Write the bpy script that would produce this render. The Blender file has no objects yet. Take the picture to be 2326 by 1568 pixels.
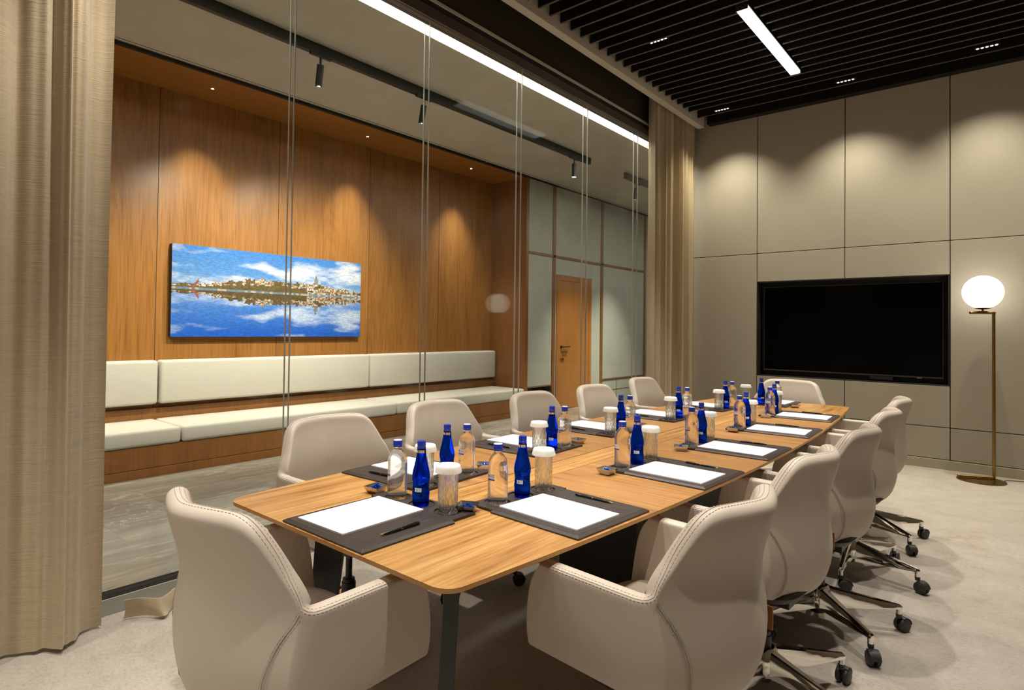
import bpy, math, random
from mathutils import Matrix, Vector
random.seed(7)
sc = bpy.context.scene
COL = sc.collection
PI = math.pi
rad = math.radians

# ------------------------------------------------------------------ materials
MATS = {}
class NT:
    """small helper around a node tree"""
    def __init__(s, m):
        s.t = m.node_tree; s.n = s.t.nodes; s.l = s.t.links
    def node(s, kind, **kw):
        nd = s.n.new(kind)
        for k, v in kw.items(): setattr(nd, k, v)
        return nd
    def link(s, a, b): s.l.new(a, b)
    def math(s, op, a, b=None, c=None, clamp=False):
        nd = s.n.new('ShaderNodeMath'); nd.operation = op; nd.use_clamp = clamp
        for i, v in enumerate((a, b, c)):
            if v is None: continue
            if isinstance(v, (int, float)): nd.inputs[i].default_value = v
            else: s.link(v, nd.inputs[i])
        return nd.outputs[0]
    def coord(s): return s.node('ShaderNodeTexCoord').outputs['Object']
    def mapping(s, vec, scale=(1, 1, 1), loc=(0, 0, 0), rot=(0, 0, 0)):
        nd = s.node('ShaderNodeMapping')
        nd.inputs['Scale'].default_value = scale; nd.inputs['Location'].default_value = loc; nd.inputs['Rotation'].default_value = rot
        s.link(vec, nd.inputs['Vector']); return nd.outputs[0]
    def noise(s, vec, scale, detail=3, rough=.5, dist=0, w=None):
        nd = s.node('ShaderNodeTexNoise')
        if w is not None:
            nd.noise_dimensions = '4D'; s.link(w, nd.inputs['W'])
        nd.inputs['Scale'].default_value = scale; nd.inputs['Detail'].default_value = detail
        nd.inputs['Roughness'].default_value = rough; nd.inputs['Distortion'].default_value = dist
        s.link(vec, nd.inputs['Vector']); return nd.outputs['Fac']
    def ramp(s, fac, stops, interp='LINEAR'):
        nd = s.node('ShaderNodeValToRGB'); cr = nd.color_ramp; cr.interpolation = interp
        while len(cr.elements) < len(stops): cr.elements.new(.5)
        for e, (p, c) in zip(cr.elements, stops):
            e.position = p; e.color = (c[0], c[1], c[2], 1) if not isinstance(c, (int, float)) else (c, c, c, 1)
        s.link(fac, nd.inputs[0]); return nd.outputs[0]
    def mix(s, fac, a, b, blend='MIX'):
        nd = s.node('ShaderNodeMix', data_type='RGBA', blend_type=blend)
        for sock, v in ((nd.inputs[0], fac), (nd.inputs[6], a), (nd.inputs[7], b)):
            if isinstance(v, (int, float)): sock.default_value = v
            elif isinstance(v, tuple): sock.default_value = (v[0], v[1], v[2], 1)
            else: s.link(v, sock)
        return nd.outputs[2]
    def bump(s, h, strength, dist=.01):
        nd = s.node('ShaderNodeBump'); nd.inputs['Strength'].default_value = strength; nd.inputs['Distance'].default_value = dist
        s.link(h, nd.inputs['Height']); return nd.outputs[0]
    def sep(s, vec):
        nd = s.node('ShaderNodeSeparateXYZ'); s.link(vec, nd.inputs[0]); return nd.outputs
def new_mat(name):
    m = bpy.data.materials.new(name); m.use_nodes = True
    MATS[name] = m; t = NT(m)
    b = t.n.get('Principled BSDF'); return m, t, b
def setp(b, color=None, rough=None, metal=None, spec=None, trans=None, ior=None, coat=None, sheen=None, emit=None, es=None):
    def f(k, v):
        if v is not None: b.inputs[k].default_value = v
    if color: b.inputs['Base Color'].default_value = (*color, 1)
    f('Roughness', rough); f('Metallic', metal); f('Specular IOR Level', spec); f('Transmission Weight', trans); f('IOR', ior)
    f('Coat Weight', coat); f('Sheen Weight', sheen)
    if emit: b.inputs['Emission Color'].default_value = (*emit, 1); b.inputs['Emission Strength'].default_value = es
def plain(name, color, rough=.5, metal=0, spec=.5, **kw):
    m, t, b = new_mat(name); setp(b, color, rough, metal, spec, **kw)
    nz = t.noise(t.coord(), 60, 2)
    t.link(t.math('MULTIPLY_ADD', nz, .08, rough - .04, True), b.inputs['Roughness'])
    return m
def leather(name, c, rough=.5, sc_=520, bs=.10):
    m, t, b = new_mat(name); setp(b, c, rough, spec=.4)
    co = t.coord()
    big = t.noise(co, 5, 2)
    t.link(t.mix(big, tuple(x * .96 for x in c), tuple(min(1, x * 1.04) for x in c)), b.inputs['Base Color'])
    vo = t.node('ShaderNodeTexVoronoi'); vo.inputs['Scale'].default_value = sc_; t.link(co, vo.inputs['Vector'])
    t.link(t.bump(vo.outputs['Distance'], bs, .0012), b.inputs['Normal']); return m
def wood(name, dark, mid, light, axis, rough=.35, panel=None, scale=1, cath=0, contrast=1, coat=0):
    """axis: index of the grain direction (object space)"""
    m, t, b = new_mat(name); setp(b, mid, rough, spec=.45, coat=coat)
    co = t.coord()
    w = None
    if panel:   # another board every 'panel' metres along Y
        y = t.sep(co)[1]
        w = t.math('MULTIPLY', t.math('FLOOR', t.math('DIVIDE', t.math('SUBTRACT', y, panel[1]), panel[0])), 7.31)
    def st(long, cross):
        v = [cross * scale] * 3; v[axis] = long * scale; return tuple(v)
    fine = t.noise(t.mapping(co, st(2.2, 70)), 1, 4, .6, w=w)
    med = t.noise(t.mapping(co, st(.7, 9)), 1, 4, .55, .6, w=w)
    broad = t.noise(t.mapping(co, st(.25, 2.2)), 1, 2, .5, .4, w=w)
    f = t.math('ADD', t.math('MULTIPLY', fine, .52 * contrast), t.math('ADD', t.math('MULTIPLY', med, .36 * contrast), t.math('MULTIPLY', broad, .18 * contrast)))
    f = t.math('SUBTRACT', f, .53 * contrast - .5)
    if cath:    # cathedral figure: contour rings of a stretched noise
        fld = t.noise(t.mapping(co, st(.30, 2.6)), 1, 1, .4, 0, w=w)
        rings = t.math('ABSOLUTE', t.math('SUBTRACT', t.math('FRACT', t.math('MULTIPLY', fld, 26)), .5))
        f = t.math('SUBTRACT', f, t.math('MULTIPLY', t.math('POWER', rings, 2.0), cath))
    c = t.ramp(f, [(.28, dark), (.5, mid), (.74, light)])
    t.link(c, b.inputs['Base Color'])
    t.link(t.bump(fine, .12, .002), b.inputs['Normal'])
    t.link(t.math('MULTIPLY_ADD', fine, .16, rough - .08), b.inputs['Roughness']); return m
def cloth(name, c, su, sv, bs=.5, rough=.9, sheen=.2, var=1):
    m, t, b = new_mat(name); setp(b, c, rough, spec=.15, sheen=sheen)
    co = t.coord()
    slub = t.noise(t.mapping(co, su), 1, 4, .6)
    warp = t.noise(t.mapping(co, sv), 1, 3, .6)
    h = t.math('ADD', t.math('MULTIPLY', slub, .80), t.math('MULTIPLY', warp, .20))
    t.link(t.mix(t.ramp(h, [(.3, 0), (.7, 1)]), tuple(x * (1 - .16 * var) for x in c), tuple(min(1, x * (1 + .12 * var)) for x in c)), b.inputs['Base Color'])
    t.link(t.bump(h, bs, .004), b.inputs['Normal']); return m
def emitter(name, c, s):
    m, t, b = new_mat(name); setp(b, (.8, .8, .8), .6, emit=c, es=s); return m
def pane_glass(name, tint=(.97, .985, .97), f0=.008):
    """clear sheet glass: straight-through view plus a mirror layer that grows at grazing angles (same on both faces)"""
    m, t, b = new_mat(name); t.n.remove(b)
    lw = t.node('ShaderNodeLayerWeight'); lw.inputs['Blend'].default_value = .5
    fr = t.math('MULTIPLY_ADD', t.math('POWER', lw.outputs['Facing'], 5), .5, f0, True)
    tr = t.node('ShaderNodeBsdfTransparent'); tr.inputs[0].default_value = (*tint, 1)
    gl = t.node('ShaderNodeBsdfGlossy'); gl.inputs['Roughness'].default_value = 0.0
    mx = t.node('ShaderNodeMixShader'); t.link(fr, mx.inputs[0]); t.link(tr.outputs[0], mx.inputs[1]); t.link(gl.outputs[0], mx.inputs[2])
    t.link(mx.outputs[0], t.n['Material Output'].inputs['Surface']); return m
def solid_glass(name, c, ior=1.45, rough=0, clear=.25, tclear=None):
    m, t, b = new_mat(name); t.n.remove(b)
    g = t.node('ShaderNodeBsdfGlass'); g.inputs['Color'].default_value = (*c, 1); g.inputs['IOR'].default_value = ior; g.inputs['Roughness'].default_value = rough
    tr = t.node('ShaderNodeBsdfTransparent'); tr.inputs[0].default_value = (*(tclear or c), 1)
    mx = t.node('ShaderNodeMixShader'); mx.inputs[0].default_value = clear
    t.link(g.outputs[0], mx.inputs[1]); t.link(tr.outputs[0], mx.inputs[2]); t.link(mx.outputs[0], t.n['Material Output'].inputs['Surface']); return m

CREAM = (.50, .43, .36)
leather('chair_leather', CREAM, .46)
plain('stitch', (.385, .32, .26), .85)
plain('stitch_light', (.33, .275, .22), .85)
leather('pad_leather', (.036, .026, .023), .42, 520, .3)
plain('pad_edge', (.12, .10, .09), .4)
leather('tan_leather', (.30, .11, .02), .5)
wood('table_wood_long', (.24, .098, .022), (.40, .20, .056), (.56, .32, .115), 1, .34, scale=1.6, contrast=1.7)
wood('table_wood_cross', (.23, .10, .027), (.345, .17, .055), (.45, .245, .095), 0, .34, scale=1.5, contrast=1.5)
plain('table_edge', (.50, .26, .085), .4)  # brighter wood tone; the light on the edge is in the colour
wood('veneer_wall', (.165, .062, .012), (.31, .130, .030), (.40, .185, .052), 2, .34, panel=(1.27, .967), cath=.22, scale=1.0)
wood('veneer_soffit', (.22, .085, .016), (.29, .115, .022), (.36, .15, .032), 1, .45, panel=(2.54, 2.253))
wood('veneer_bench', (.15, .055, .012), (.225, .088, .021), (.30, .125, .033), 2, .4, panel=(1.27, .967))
wood('door_wood', (.27, .105, .023), (.36, .145, .034), (.43, .18, .045), 2, .42)
plain('strip_wood', (.20, .085, .028), .5)
cloth('curtain_fabric', (.50, .41, .275), (5, 9, 330), (240, 240, 14), .4)
cloth('bench_fabric', (.53, .49, .43), (160, 5, 160), (5, 200, 5), .12, .85, .2, .35)
m, t, b = new_mat('carpet'); setp(b, (.4, .36, .3), .95, spec=.1, sheen=.25)
co = t.coord(); n1 = t.noise(t.mapping(co, (1, 1.5, 1), rot=(0, 0, .5)), 55, 6, .72); n2 = t.noise(co, 7, 4, .6); n3 = t.noise(co, 300, 2, .6)
f = t.math('ADD', t.math('MULTIPLY', n1, .55), t.math('ADD', t.math('MULTIPLY', n2, .3), t.math('MULTIPLY', n3, .2)))
c = t.ramp(f, [(.36, (.31, .265, .22)), (.52, (.46, .405, .345)), (.68, (.56, .505, .44))])
sx, sy, sz = t.sep(co)   # an old tan spill on the pile near the lamp side
dx = t.math('DIVIDE', t.math('ADD', sx, .23), .17); dy = t.math('DIVIDE', t.math('SUBTRACT', sy, 4.98), .30)
sp = t.math('SUBTRACT', 1.0, t.math('ADD', t.math('MULTIPLY', dx, dx), t.math('MULTIPLY', dy, dy)), clamp=True)
sp = t.math('MULTIPLY', sp, t.ramp(t.noise(co, 9, 3, .6), [(.45, 0), (.62, 1)]))
t.link(t.mix(t.math('MULTIPLY', sp, .75), c, (.36, .28, .15)), b.inputs['Base Color'])
t.link(t.bump(f, .9, .012), b.inputs['Normal'])
m, t, b = new_mat('marble'); setp(b, (.3, .3, .25), .16, spec=.5)
co = t.coord(); br = t.node('ShaderNodeTexBrick'); br.offset = .37; br.inputs['Scale'].default_value = 1
br.inputs['Mortar Size'].default_value = .0016; br.inputs['Brick Width'].default_value = 1.2; br.inputs['Row Height'].default_value = .6
br.inputs['Color1'].default_value = (.0, .0, .0, 1); br.inputs['Color2'].default_value = (1, 1, 1, 1); br.inputs['Mortar'].default_value = (.35, .35, .35, 1)
br.inputs['Bias'].default_value = 0
t.link(t.mapping(co, rot=(0, 0, PI / 2), loc=(.1, .35, 0)), br.inputs['Vector'])
tile = t.math('MULTIPLY', br.outputs['Color'], 5.0)
base = t.noise(t.mapping(co, (3.4, .8, 1)), 1, 6, .62, 1.4, w=tile)
c = t.ramp(base, [(.28, (.20, .172, .148)), (.5, (.275, .243, .208)), (.72, (.35, .32, .28))])
vn = t.noise(t.mapping(co, (4.5, .5, 1), rot=(0, 0, -.15)), 1, 5, .62, 1.2, w=tile)
vein = t.ramp(t.math('ABSOLUTE', t.math('SUBTRACT', vn, .5)), [(0, 1), (.006, .6), (.018, 0)])
v2 = t.noise(t.mapping(co, (3.5, 3.0, 1)), 1, 5, .6, 1.6, w=tile)
vein2 = t.math('MULTIPLY', t.ramp(t.math('ABSOLUTE', t.math('SUBTRACT', v2, .5)), [(0, 1), (.010, 0)]), t.ramp(t.noise(co, 1.1, 2, .5), [(.5, 0), (.62, 1)]))
c = t.mix(t.math('MULTIPLY', vein, .42), c, (.62, .58, .50)); c = t.mix(t.math('MULTIPLY', vein2, .75), c, (.72, .70, .63))
tt = t.math('MULTIPLY_ADD', t.math('FRACT', t.math('MULTIPLY', br.outputs['Color'], 7.7)), .30, .80)
vm = t.node('ShaderNodeVectorMath', operation='SCALE'); t.link(c, vm.inputs[0]); t.link(tt, vm.inputs['Scale']); c = vm.outputs[0]
c = t.mix(t.math('MULTIPLY', t.math('LESS_THAN', t.math('ABSOLUTE', t.math('SUBTRACT', br.outputs['Fac'], 1)), .3), .35), c, (.12, .11, .09))
t.link(c, b.inputs['Base Color'])
def plaster(name, c, var=.08, rough=.85, s=2.5):
    m, t, b = new_mat(name); setp(b, c, rough, spec=.25)
    n = t.noise(t.mapping(t.coord(), (1, 1, 1)), s, 6, .62, .5)
    t.link(t.mix(t.ramp(n, [(.3, 0), (.7, 1)]), tuple(x * (1 - var) for x in c), tuple(x * (1 + var) for x in c)), b.inputs['Base Color'])
    t.link(t.bump(n, .08, .01), b.inputs['Normal']); return m
plaster('wall_panel', (.42, .38, .315), .015, .62, 3)
plaster('lobby_ceiling', (.50, .46, .39), .07, .9)
plaster('lobby_wall', (.40, .395, .335), .06, .85)
plaster('white_paint', (.55, .50, .43), .02, .8)
plaster('skirting', (.43, .39, .29), .02, .6)
plaster('dark_bulkhead', (.040, .032, .022), .05, .9)
plain('groove', (.012, .010, .008), .8)
plain('slat_black', (.0065, .006, .0055), .55, spec=.3)
plain('slat_edge_lit', (.075, .062, .048), .6)  # greyer than the slats: light on their bottom edges, put into the colour
plain('black_satin', (.012, .012, .012), .42)
plain('black_recess', (.018, .017, .014), .6)
plain('screen_black', (.0012, .0012, .0014), .12, spec=.06)
plain('bezel', (.10, .095, .085), .3, .8)
plain('chrome', (.80, .78, .74), .07, 1)
plain('steel', (.62, .58, .52), .22, 1)
plain('brass', (.30, .185, .06), .30, 1)
plain('rail_metal', (.36, .36, .325), .35)
plain('head_metal', (.14, .12, .10), .4, .5)
plain('castor_black', (.025, .027, .026), .5)
plain('table_leg', (.020, .022, .021), .45)
plain('pedestal_black', (.010, .011, .010), .5)
plain('paper', (.80, .79, .785), .75, spec=.2)
plain('ink', (.42, .42, .42), .8)
plain('ink_dark', (.36, .36, .36), .8)
plain('pen_black', (.006, .006, .006), .18)
plain('gold', (.75, .50, .16), .2, 1)
plain('cap_blue', (.012, .035, .42), .32)
plain('cap_white', (.85, .85, .84), .5)
plain('lid_paper', (.84, .82, .77), .8, spec=.2)
plain('label_white', (.74, .77, .76), .5)
plain('label_grey', (.36, .40, .39), .6)
plain('label_green', (.05, .13, .07), .6)
plain('label_blue', (.07, .06, .42), .5)
plain('label_clear', (.18, .22, .45), .5)
plain('foil_blue', (.02, .09, .55), .22, .75)
plain('foil_light', (.30, .50, .85), .2, .8)
plain('gold_label', (.60, .44, .22), .45)
plain('bin_black', (.03, .032, .03), .5)
plain('joint_silver', (.40, .38, .34), .3, .2)
pane_glass('partition_glass')
solid_glass('water', (.99, .995, .99), 1.36, 0, .30)
solid_glass('blue_glass', (.045, .19, .93), 1.40, 0, .14, (.02, .12, .85))
solid_glass('crystal', (.97, .985, .97), 1.45, 0, .30)
emitter('globe_light', (1, .92, .80), 4.2)
emitter('linear_light', (1, .96, .91), 2.8)
emitter('cove_light', (1, .96, .90), 10)
emitter('led_white', (1, .93, .80), 40)
emitter('led_warm', (1, .80, .50), 40)
emitter('led_dim', (1, .97, .9), 1.3)

# ------------------------------------------------------------------ mesh helpers
class MB:
    def __init__(s): s.v = []; s.f = []; s.mi = []; s.cur = 0
    def add(s, vs, fs):
        o = len(s.v); s.v += [tuple(p) for p in vs]; s.f += [tuple(i + o for i in f) for f in fs]; s.mi += [s.cur] * len(fs); return s
    def mat(s, i): s.cur = i; return s
    def box(s, x0, x1, y0, y1, z0, z1):
        x0, x1 = min(x0, x1), max(x0, x1); y0, y1 = min(y0, y1), max(y0, y1); z0, z1 = min(z0, z1), max(z0, z1)
        return s.add([(x0, y0, z0), (x1, y0, z0), (x1, y1, z0), (x0, y1, z0), (x0, y0, z1), (x1, y0, z1), (x1, y1, z1), (x0, y1, z1)],
                     [(0, 3, 2, 1), (4, 5, 6, 7), (0, 1, 5, 4), (1, 2, 6, 5), (2, 3, 7, 6), (3, 0, 4, 7)])
    def rbox(s, x0, x1, y0, y1, z0, z1, r, n=3):
        """box with rounded edges (superellipsoid style grid on every face)"""
        cx, cy, cz = (x0 + x1) / 2, (y0 + y1) / 2, (z0 + z1) / 2
        hx, hy, hz = abs(x1 - x0) / 2, abs(y1 - y0) / 2, abs(z1 - z0) / 2
        r = min(r, hx, hy, hz)
        def ax(h):
            a = [-h + r * (1 - math.cos(k / n * PI / 2)) for k in range(n)] + [-h + r]
            return a + [-x for x in reversed(a)]
        A = [ax(hx), ax(hy), ax(hz)]; H = [hx, hy, hz]
        for d in range(3):
            u, v = (d + 1) % 3, (d + 2) % 3
            for sg in (-1, 1):
                vs = []
                for a in A[u]:
                    for bb in A[v]:
                        p = [0, 0, 0]; p[d] = sg * H[d]; p[u] = a; p[v] = bb
                        c = [max(-(H[k] - r), min(H[k] - r, p[k])) for k in range(3)]
                        dv = Vector(p) - Vector(c)
                        if dv.length > 1e-9: q = Vector(c) + dv.normalized() * r
                        else: q = Vector(p)
                        vs.append((q.x + cx, q.y + cy, q.z + cz))
                nu, nv = len(A[u]), len(A[v]); fs = []
                for i in range(nu - 1):
                    for j in range(nv - 1):
                        f = (i * nv + j, (i + 1) * nv + j, (i + 1) * nv + j + 1, i * nv + j + 1)
                        fs.append(f if sg > 0 else f[::-1])
                s.add(vs, fs)
        return s
    def prism(s, pts, z0, z1, inset=0):
        """vertical prism over a plan polygon (ccw)"""
        n = len(pts)
        s.add([(x, y, z0) for x, y in pts] + [(x, y, z1) for x, y in pts],
              [tuple(reversed(range(n))), tuple(range(n, 2 * n))] + [(i, (i + 1) % n, n + (i + 1) % n, n + i) for i in range(n)])
        return s
    def lathe(s, prof, n=32, c=(0, 0), mod=None, close=True):
        """prof: list of (r, z); revolve about z"""
        o = len(s.v); vs = []; fs = []; m = len(prof)
        for k in range(n):
            a = 2 * PI * k / n
            for j, (r, z) in enumerate(prof):
                rr = mod(r, z, a, j) if mod else r
                vs.append((c[0] + rr * math.cos(a), c[1] + rr * math.sin(a), z))
        for k in range(n):
            k2 = (k + 1) % n
            for j in range(m - 1): fs.append((k * m + j, k2 * m + j, k2 * m + j + 1, k * m + j + 1))
        if close:
            if prof[0][0] > 1e-6: fs.append(tuple(k * m for k in reversed(range(n))))
            if prof[-1][0] > 1e-6: fs.append(tuple(k * m + m - 1 for k in range(n)))
        return s.add(vs, fs)
    def tube(s, path, r, n=8, cap=True):
        P = [Vector(p) for p in path]; R = r if isinstance(r, (list, tuple)) else [r] * len(P)
        vs = []; fs = []; up = None
        for i, p in enumerate(P):
            d = (P[min(i + 1, len(P) - 1)] - P[max(i - 1, 0)]).normalized()
            if up is None: up = Vector((0, 0, 1)) if abs(d.z) < .9 else Vector((1, 0, 0))
            a = d.cross(up).normalized(); up = a.cross(d).normalized()
            for k in range(n):
                t = 2 * PI * k / n
                q = p + (a * math.cos(t) + up * math.sin(t)) * R[i]; vs.append((q.x, q.y, q.z))
        for i in range(len(P) - 1):
            for k in range(n): fs.append((i * n + k, i * n + (k + 1) % n, (i + 1) * n + (k + 1) % n, (i + 1) * n + k))
        if cap: fs += [tuple(reversed(range(n))), tuple((len(P) - 1) * n + k for k in range(n))]
        return s.add(vs, fs)
    def grid(s, rows, cu=False, cv=False, flip=False):
        nu, nv = len(rows), len(rows[0]); vs = [p for r in rows for p in r]; fs = []
        for i in range(nu - (0 if cu else 1)):
            for j in range(nv - (0 if cv else 1)):
                i2, j2 = (i + 1) % nu, (j + 1) % nv
                f = (i * nv + j, i2 * nv + j, i2 * nv + j2, i * nv + j2); fs.append(f[::-1] if flip else f)
        return s.add(vs, fs)
    def xf(s, M, start=0):
        for i in range(start, len(s.v)): s.v[i] = tuple(M @ Vector(s.v[i]))
        return s
def obj(name, mb, mats, parent=None, smooth=40, bevel=0, sub=0, loc=None):
    me = bpy.data.meshes.new(name); me.from_pydata(mb.v, [], mb.f); me.update()
    if isinstance(mats, str): mats = [mats]
    for k in mats: me.materials.append(MATS[k])
    me.polygons.foreach_set('material_index', mb.mi)
    if smooth:
        me.polygons.foreach_set('use_smooth', [True] * len(me.polygons))
        if smooth < 180: me.set_sharp_from_angle(angle=rad(smooth))
    o = bpy.data.objects.new(name, me); COL.objects.link(o)
    if parent is not None: o.parent = parent
    if loc: o.location = loc
    if bevel:
        bm = o.modifiers.new('bevel', 'BEVEL'); bm.width = bevel; bm.segments = 2; bm.limit_method = 'ANGLE'; bm.angle_limit = rad(40)
    if sub:
        sm = o.modifiers.new('sub', 'SUBSURF'); sm.levels = sub; sm.render_levels = sub
    return o
def tag(o, label, cat, group=None):
    o['label'] = label; o['category'] = cat
    if group: o['group'] = group
    return o
def thing(name, label, cat, loc=(0, 0, 0), rz=0, group=None):
    o = bpy.data.objects.new(name, None); COL.objects.link(o); o.location = loc; o.rotation_euler = (0, 0, rz); o.empty_display_size = .1
    return tag(o, label, cat, group)
def struct(name, mb, mats, parent=None, **kw):
    o = obj(name, mb, mats, parent, **kw)
    if parent is None: o['kind'] = 'structure'
    return o
def dup(root, loc, rz=0, label=None, group=None):
    """a copy of a thing together with copies of its parts and sub-parts"""
    r = root.copy(); COL.objects.link(r); r.location = loc; r.rotation_euler = (0, 0, rz)
    if label: r['label'] = label
    if group: r['group'] = group
    for ch in list(root.children):
        c = ch.copy(); COL.objects.link(c); c.parent = r
        for g in list(ch.children):
            d = g.copy(); COL.objects.link(d); d.parent = c
    return r
def interp(tab, x):
    if x <= tab[0][0]: return tab[0][1]
    for (a, b), (c, d) in zip(tab, tab[1:]):
        if x <= c:
            u = (x - a) / (c - a); return b + (d - b) * u
    return tab[-1][1]
def sinterp(tab, x):
    """smooth (Catmull-Rom) table lookup"""
    n = len(tab)
    if x <= tab[0][0]: return tab[0][1]
    if x >= tab[-1][0]: return tab[-1][1]
    for i in range(n - 1):
        if x <= tab[i + 1][0]:
            x0, y0 = tab[i]; x1, y1 = tab[i + 1]
            m0 = (y1 - tab[i - 1][1]) / (x1 - tab[i - 1][0]) if i > 0 else (y1 - y0) / (x1 - x0)
            m1 = (tab[i + 2][1] - y0) / (tab[i + 2][0] - x0) if i + 2 < n else (y1 - y0) / (x1 - x0)
            h = x1 - x0; u = (x - x0) / h
            return (2*u**3 - 3*u**2 + 1)*y0 + (u**3 - 2*u**2 + u)*h*m0 + (-2*u**3 + 3*u**2)*y1 + (u**3 - u**2)*h*m1

# ------------------------------------------------------------------ camera
H = 1.30
YAW, PIT, ROLL = .720973057, .0177457856, .0131663983
F, CX, CY = 1361.23459, 1104.62957, 722.759101
fw = Vector((-math.sin(YAW) * math.cos(PIT), math.cos(YAW) * math.cos(PIT), math.sin(PIT)))
r0 = Vector((math.cos(YAW), math.sin(YAW), 0)); u0 = r0.cross(fw)
rt = math.cos(ROLL) * r0 + math.sin(ROLL) * u0; up = -math.sin(ROLL) * r0 + math.cos(ROLL) * u0
cam = bpy.data.cameras.new('camera'); co_ = bpy.data.objects.new('camera', cam); COL.objects.link(co_)
co_.matrix_world = Matrix(((rt.x, up.x, -fw.x, 0), (rt.y, up.y, -fw.y, 0), (rt.z, up.z, -fw.z, H), (0, 0, 0, 1)))
cam.sensor_fit = 'HORIZONTAL'; cam.sensor_width = 36; cam.lens = F / 2326 * 36
cam.shift_x = (1163 - CX) / 2326; cam.shift_y = (CY - 784) / 2326; cam.clip_start = .02
sc.camera = co_

# ------------------------------------------------------------------ room shell
WY = 7.29                    # panelled end wall
GXF, GXB = -3.05, -3.10      # front and back sheet of the glass partition
LW = -5.54                   # lobby wall face
RX0, RX1, RY0 = GXF, 2.6, -2.6
struct('floor', MB().box(GXF - .02, RX1 + .2, RY0 - .2, WY + .3, -.12, 0), 'carpet', smooth=0)
struct('floor_lobby', MB().box(-6.6, GXF - .02, RY0 - .2, 12.6, -.12, 0), 'marble', smooth=0)
# end wall: leather-like panels with dark shadow gaps
SX = [-3.30, -2.231, -1.342, -.454, .435, 1.324, 2.213, RX1]
SZ = [.092, .402, 2.212, 4.30]
g = .0035
wb = MB()
def panel(x0, x1, z0, z1): wb.box(x0 + g, x1 - g, WY, WY + .022, z0 + g, z1 - g)
TVX0, TVX1, TVZ0, TVZ1 = -2.226, -.461, .803, 1.882
for i in range(len(SX) - 1):
    x0, x1 = SX[i], SX[i + 1]
    panel(x0, x1, SZ[0], SZ[1]); panel(x0, x1, SZ[2], SZ[3])
    if i in (1, 2):
        panel(x0, x1, SZ[1], TVZ0); panel(x0, x1, TVZ1, SZ[2])
    else: panel(x0, x1, SZ[1], SZ[2])
wall_back = struct('wall_back', wb, 'wall_panel', smooth=0, bevel=.003)
bk = MB()
bk.box(-3.3, TVX0 - .004, WY + .0225, WY + .2, 0, 4.4).box(TVX1 + .004, RX1 + .2, WY + .0225, WY + .2, 0, 4.4)
bk.box(TVX0 - .004, TVX1 + .004, WY + .0225, WY + .2, 0, TVZ0 - .004).box(TVX0 - .004, TVX1 + .004, WY + .0225, WY + .2, TVZ1 + .004, 4.4)
struct('panel_backing', bk, 'groove', wall_back, smooth=0)
rc = MB()   # black niche for the television
rc.box(TVX0 - .003, TVX1 + .003, WY + .16, WY + .2, TVZ0 - .003, TVZ1 + .003)
rc.box(TVX0 - .003, TVX0 + .006, WY + .002, WY + .16, TVZ0, TVZ1).box(TVX1 - .006, TVX1 + .003, WY + .002, WY + .16, TVZ0, TVZ1)
rc.box(TVX0, TVX1, WY + .002, WY + .16, TVZ0 - .003, TVZ0 + .006).box(TVX0, TVX1, WY + .002, WY + .16, TVZ1 - .006, TVZ1 + .003)
struct('screen_niche', rc, 'black_recess', wall_back, smooth=0)
struct('baseboard_back', MB().box(-3.0, RX1, WY - .012, WY + .02, 0, .089), 'skirting', smooth=0, bevel=.003)
struct('wall_right', MB().box(RX1, RX1 + .2, RY0, WY, 0, 4.4), 'wall_panel', smooth=0)
struct('wall_front', MB().box(-6.6, RX1 + .2, RY0 - .2, RY0, 0, 4.4), 'wall_panel', smooth=0)
# ceiling of the meeting room: black deck with deep black slats running across
SLZ = 3.815
ceil = struct('ceiling', MB().box(-2.80, RX1, RY0, WY + .2, 4.28, 4.42), 'slat_black', smooth=0)
sl = MB()
ys = []
y = 6.643
while y > RY0: ys.append(y); y -= .1525
ys += [6.90]
LINX0, LINX1, LINY0, LINY1 = -1.61, -1.515, 4.70, 6.22
for y in ys:
    xs = [(-2.785, RX1)]
    if LINY0 - .02 < y < LINY1 + .02: xs = [(-2.785, LINX0 - .012), (LINX1 + .012, RX1)]
    for a, b2 in xs:
        sl.mat(0).box(a, b2, y - .010, y + .010, SLZ + .004, SLZ + .15)
        sl.mat(1).box(a, b2, y - .0095, y + .0095, SLZ, SLZ + .004)
sl.mat(0).box(-2.785, RX1, 7.18, WY + .0, SLZ, SLZ + .17)
sl.box(-2.785, RX1, RY0, WY, SLZ + .20, SLZ + .23)
struct('slats', sl, ['slat_black', 'slat_edge_lit'], ceil, smooth=0)
# pale beam that closes the curtain pocket
struct('trim_1', MB().box(-2.868, -2.792, RY0, 7.11, 3.755, 4.05), 'white_paint', smooth=0, bevel=.003)
# dark bulkhead over the glass
struct('trim_2', MB().box(-3.13, -3.045, RY0, 12.4, 3.597, 4.42).box(-3.13, -2.80, RY0, WY + .2, 4.30, 4.42), 'dark_bulkhead', smooth=0)
hd = MB()
hd.mat(0).box(-3.125, -3.03, RY0, WY, 3.455, 3.53)
hd.mat(1).box(-3.12, -3.038, RY0, WY, 3.53, 3.575)
hd.mat(2).box(-3.125, -3.028, RY0, WY, 3.575, 3.597)
struct('trim_3', hd, ['head_metal', 'groove', 'white_paint'], smooth=0)
struct('trim_4', MB().mat(0).box(-3.125, -3.03, RY0, WY, 0, .072).mat(1).box(-3.118, -3.036, RY0, WY, .072, .078), ['rail_metal', 'groove'], smooth=0, bevel=.002)
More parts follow.
